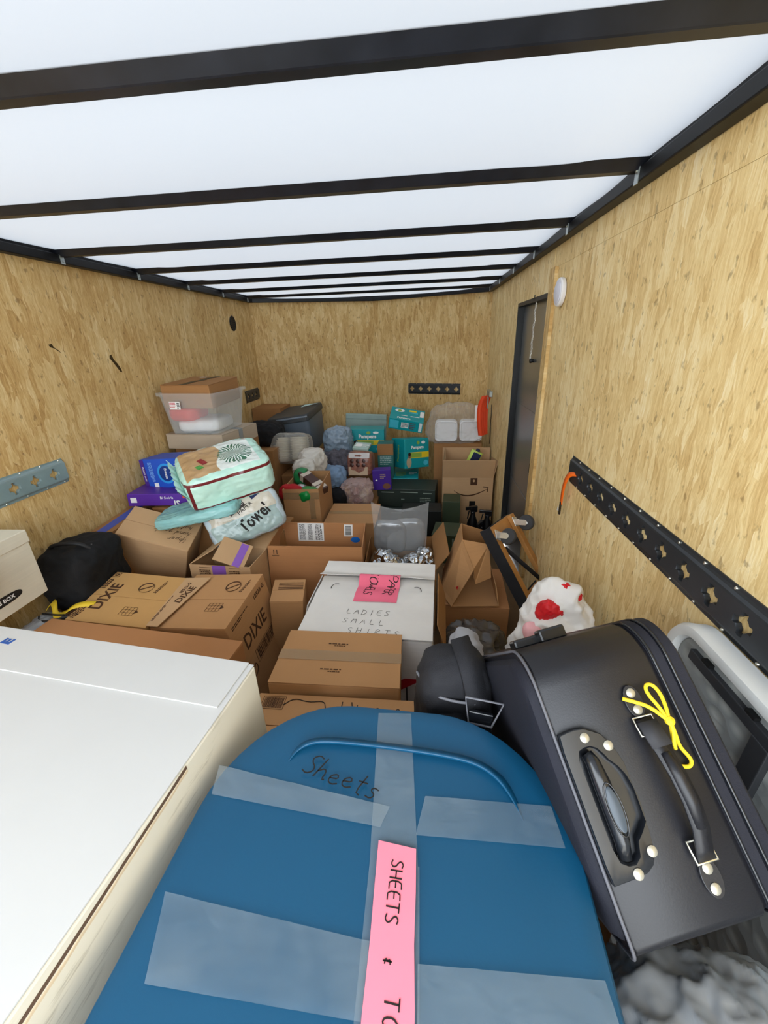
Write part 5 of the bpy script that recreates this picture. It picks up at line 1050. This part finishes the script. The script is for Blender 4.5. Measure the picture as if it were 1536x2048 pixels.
# black spray bottles
BOT = mat('black_bottle_plastic', '#0e0e10', .28, spec=.55, var=0)
def sprayer(x, y, h, rz, lab):
    t = thing('spray_bottle', lab, 'bottle', (x, y, 0), (rz, 0, 0))
    MB().lathe([(.045, 0), (.05, .006), (.05, h*.45), (.042, h*.58), (.022, h*.72), (.018, h*.78)], 20).build('body', BOT, t, True)
    mb = MB(); mb.box(-.02, .035, -.014, .014, h*.80, h*.93); mb.box(-.065, -.018, -.009, .009, h*.86, h*.93); mb.add([(-.04, -.004, h*.84), (-.028, -.004, h*.85), (-.045, -.004, h*.66), (-.052, -.004, h*.67), (-.04, .004, h*.84), (-.028, .004, h*.85), (-.045, .004, h*.66), (-.052, .004, h*.67)], [(0, 1, 2, 3), (4, 5, 6, 7), (0, 1, 5, 4), (1, 2, 6, 5), (2, 3, 7, 6), (3, 0, 4, 7)]); mb.build('trigger', BOT, t, bevel=.003)
    MB().lathe([(.019, h*.76), (.021, h*.78), (.021, h*.81), (.018, h*.82)], 16).build('collar', BOT, t, True)
sprayer(.405, 3.20, .40, 20, 'left black spray bottle before the arrow-printed box'); sprayer(.52, 3.18, .37, -10, 'right black spray bottle before the arrow-printed box'); sprayer(.455, 3.08, .31, 60, 'shorter black spray bottle in front of the other two')
jr = thing('plastic_jar', 'small clear plastic jar before the black spray bottles', 'jar', (.43, 2.90, 0)); MB().lathe([(.036, 0), (.04, .004), (.04, .19), (.03, .21), (.03, .22)], 20).build('body', film('clear_jar', '#c9ccd2', .5, .12), jr, True); MB().lathe([(.033, .215), (.034, .22), (.034, .24), (.03, .243)], 20).build('lid', mat('grey_lid', '#9b9da2', .4), jr, True)
# foil bag box
o15 = carton('open_box', 'open brown box of foil-wrapped packs behind the white box', 'box', (-.145, 2.28, .43), (2, 0, 0), (.42, .44, .43), KRAFTD, opened=True, wall=.005, flapang={'right': 35}, flaplen=.13)
FOIL = mat('silver_foil', '#c2c4c6', .13, 1.0, var=0, bump=.35, bs=30)
rnd = random.Random(5)
for i, (x, y) in enumerate(((-.27, 2.15), (-.20, 2.13), (-.12, 2.15), (-.045, 2.14), (.02, 2.17), (-.24, 2.20), (-.08, 2.20), (.0, 2.22))):
    o = blob('foil_pack', (.095, .085, .075), FOIL, 150+i, .75, 18, .24, 6); place(o, (x, y, .36+.045*(i % 2)), (rnd.uniform(0, 180), rnd.uniform(-15, 15), 0)); tag(o, ('leftmost', 'second from left', 'middle', 'fourth from left', 'rightmost', 'left', 'middle', 'right')[i]+' silver foil pack in the '+('front' if i < 5 else 'back')+' row behind the white box', 'foil', 'loose silver foil packs behind the white box')
o = blob('packing_paper', (.40, .42, .36), mat('packing_kraft', '#8c6d4b', .8), 160, .3, 12, .03, 2); o.parent = o15; o.location = (0, 0, .006)
zb2 = thing('clear_zip_bag', 'upright clear zip bag holding grey pouches behind the white box', 'bag', (-.145, 2.33, .40), (0, 4, 0))
GPO = mat('grey_pouch', '#8f9193', .25, .3, bump=.3, bs=20)
for i, x in enumerate((-.09, .035)): o = blob('grey_pouch', (.20, .06, .22), GPO, 165+i, .5, 16, .1, 2, True, zb2); place(o, (x+.02, .02*i, .01), (0, 0, 3-5*i))
mb = MB(); n = 26; vs = []; fs = []
for s_ in (-1, 1):
    for i in range(n+1):
        for jj in range(n+1):
            u = i/n; v = jj/n; x = (-.175+.35*u)*(1-.10*(1-v)); bul = math.sin(math.pi*min(1, u))*(1-v)**.7*.055
            z = v*(.31+.05*(2*u-1)**2); y = s_*(bul+.003)+.012*noise.noise(Vector((x*14, z*14, s_*3)))
            vs.append((x, y, z))
N = (n+1)*(n+1)
for k_ in (0, 1):
    for i in range(n):
        for jj in range(n): a = k_*N+i*(n+1)+jj; fs.append((a, a+n+1, a+n+2, a+1))
MB().add(vs, fs).build('clear_film', film('clear_zip_film', '#d5d8da', .14, .08, .8, .2, 30), zb2, 'all')
# tilted open box and long box at the right
l15 = carton('cardboard_box', 'long reddish brown box below the tipped open box', 'box', (.295, 2.12, .30), (-3, 0, 1), (.36, .42, .30), KRAFTR, tape=None)
t15 = thing('open_box', 'small brown box tipped on its side with open flaps before the dolly', 'box', (.22, 2.05, .305))
def plate3(parent, name, pts, m, th=.005):
    P = [Vector(q)-Vector((.22, 2.05, .305)) for q in pts]; n = (P[1]-P[0]).cross(P[2]-P[0]).normalized()*th; N_ = len(P)
    return MB().add([*P, *[q+n for q in P]], [tuple(range(N_))[::-1], tuple(range(N_, 2*N_))]+[(i, (i+1) % N_, N_+(i+1) % N_, N_+i) for i in range(N_)]).build(name, m, parent)
A, B, C, D = (.203, 1.99, .668), (.258, 1.88, .548), (.150, 1.88, .315), (.095, 2.02, .318)
plate3(t15, 'side_wall', (A, B, C, D), KRAFT); plate3(t15, 'base_wall', (D, C, (.40, 1.90, .312), (.40, 2.26, .318), (.12, 2.26, .318)), KRAFT)
plate3(t15, 'back_wall', (D, (.12, 2.26, .318), (.22, 2.26, .64), A), KRAFT); plate3(t15, 'end_wall', ((.12, 2.26, .318), (.40, 2.26, .318), (.37, 2.24, .60), (.22, 2.26, .64)), KRAFTD)
plate3(t15, 'flap', (A, (.352, 2.02, .625), (.362, 1.95, .46), (.272, 1.885, .458), B), KRAFT); plate3(t15, 'flap', ((.40, 1.90, .316), (.40, 2.26, .322), (.385, 2.24, .43), (.385, 1.94, .42)), KRAFT)
plate3(t15, 'red_print', ((.172, 1.905, .425), (.182, 1.878, .45), (.176, 1.877, .428)), REDM, .002)
# dolly
dly = thing('furniture_dolly', 'wooden furniture dolly with grey casters leaning on edge by the door', 'dolly')
P0, U, V = Vector((.335, 2.02, .705)), Vector((.235, -.17, -.42)), Vector((.10, .24, .06))
Un = U.normalized(); Vn = (V-Un*V.dot(Un)).normalized(); Nn = Un.cross(Vn)*-1
if Nn.x < 0: Nn = -Nn
Md = Matrix((Un, Vn, Nn)).transposed().to_4x4(); Md.translation = P0; dly.matrix_world = Md
WOODD = mat('dolly_wood', '#b98347', .5, var=.10, vs=14); CARP = mat('black_carpet', '#232326', .95, var=.1, bump=.4, bs=300)
Ld, Wd = .50, .30
for y in (0, Wd-.045):
    MB().box(0, Ld, y, y+.045, 0, .026).build('side_bar', WOODD, dly, bevel=.003)
for x in (0, Ld-.09):
    MB().box(x, x+.09, -.005, Wd+.005, -.024, -.001).build('cross_bar', WOODD, dly, bevel=.003); MB().box(x-.004, x+.094, -.01, Wd+.01, -.036, -.0245).build('carpet_pad', CARP, dly, bevel=.004)
MB().box(-.012, Ld+.012, -.014, -.006, -.036, .030).build('carpet_edge', CARP, dly, bevel=.003)
cp = MB(); cp.tube([(.13, .06, .012), (.40, .24, .016)], .012, 8); cp.build('black_strap_bar', CARP, dly, 'all')
TIRE = mat('grey_rubber', '#3c3c3e', .6); 
for i, (x, y) in enumerate(((.045, .03), (.045, Wd-.03), (Ld-.05, .03), (Ld-.05, Wd-.03))):
    c = thing('caster', '', 'x'); del c['label'], c['category']; c.parent = dly; c.matrix_local = Matrix.Translation((x, y, .027)) @ Matrix.Rotation(R(-35+20*i), 4, 'Z')
    wh_ = MB().lathe([(.020, -.013), (.040, -.013), (.044, -.008), (.044, .008), (.040, .013), (.020, .013)], 24, Matrix.Translation((.03, 0, .062)) @ Matrix.Rotation(R(90), 4, 'X')).build('wheel', TIRE, c, True)
    mb = MB()
    for s_ in (-1, 1): mb.prism([(-.012, .004), (.022, .004), (.046, .058), (.042, .072), (.030, .076), (.016, .068)], -.0018, .0018, Matrix.Translation((0, s_*.0165, 0)) @ Matrix.Rotation(R(90), 4, 'X'))
    mb.box(-.025, .03, -.022, .022, 0, .004); mb.build('fork', mat('bright_zinc', '#e6e4de', .25, .7, var=0), c, bevel=.001)
# odds and ends right of the white box
dkp = blob('dark_plastic_bundle', (.26, .28, .42), film('smoky_plastic', '#4a4440', .9, .25, .6, .4, 20), 171, .6, 28, .16, 6); place(dkp, (.235, 1.52, 0)); tag(dkp, 'dark bundle in smoky plastic between white box and grocery bag', 'bundle')
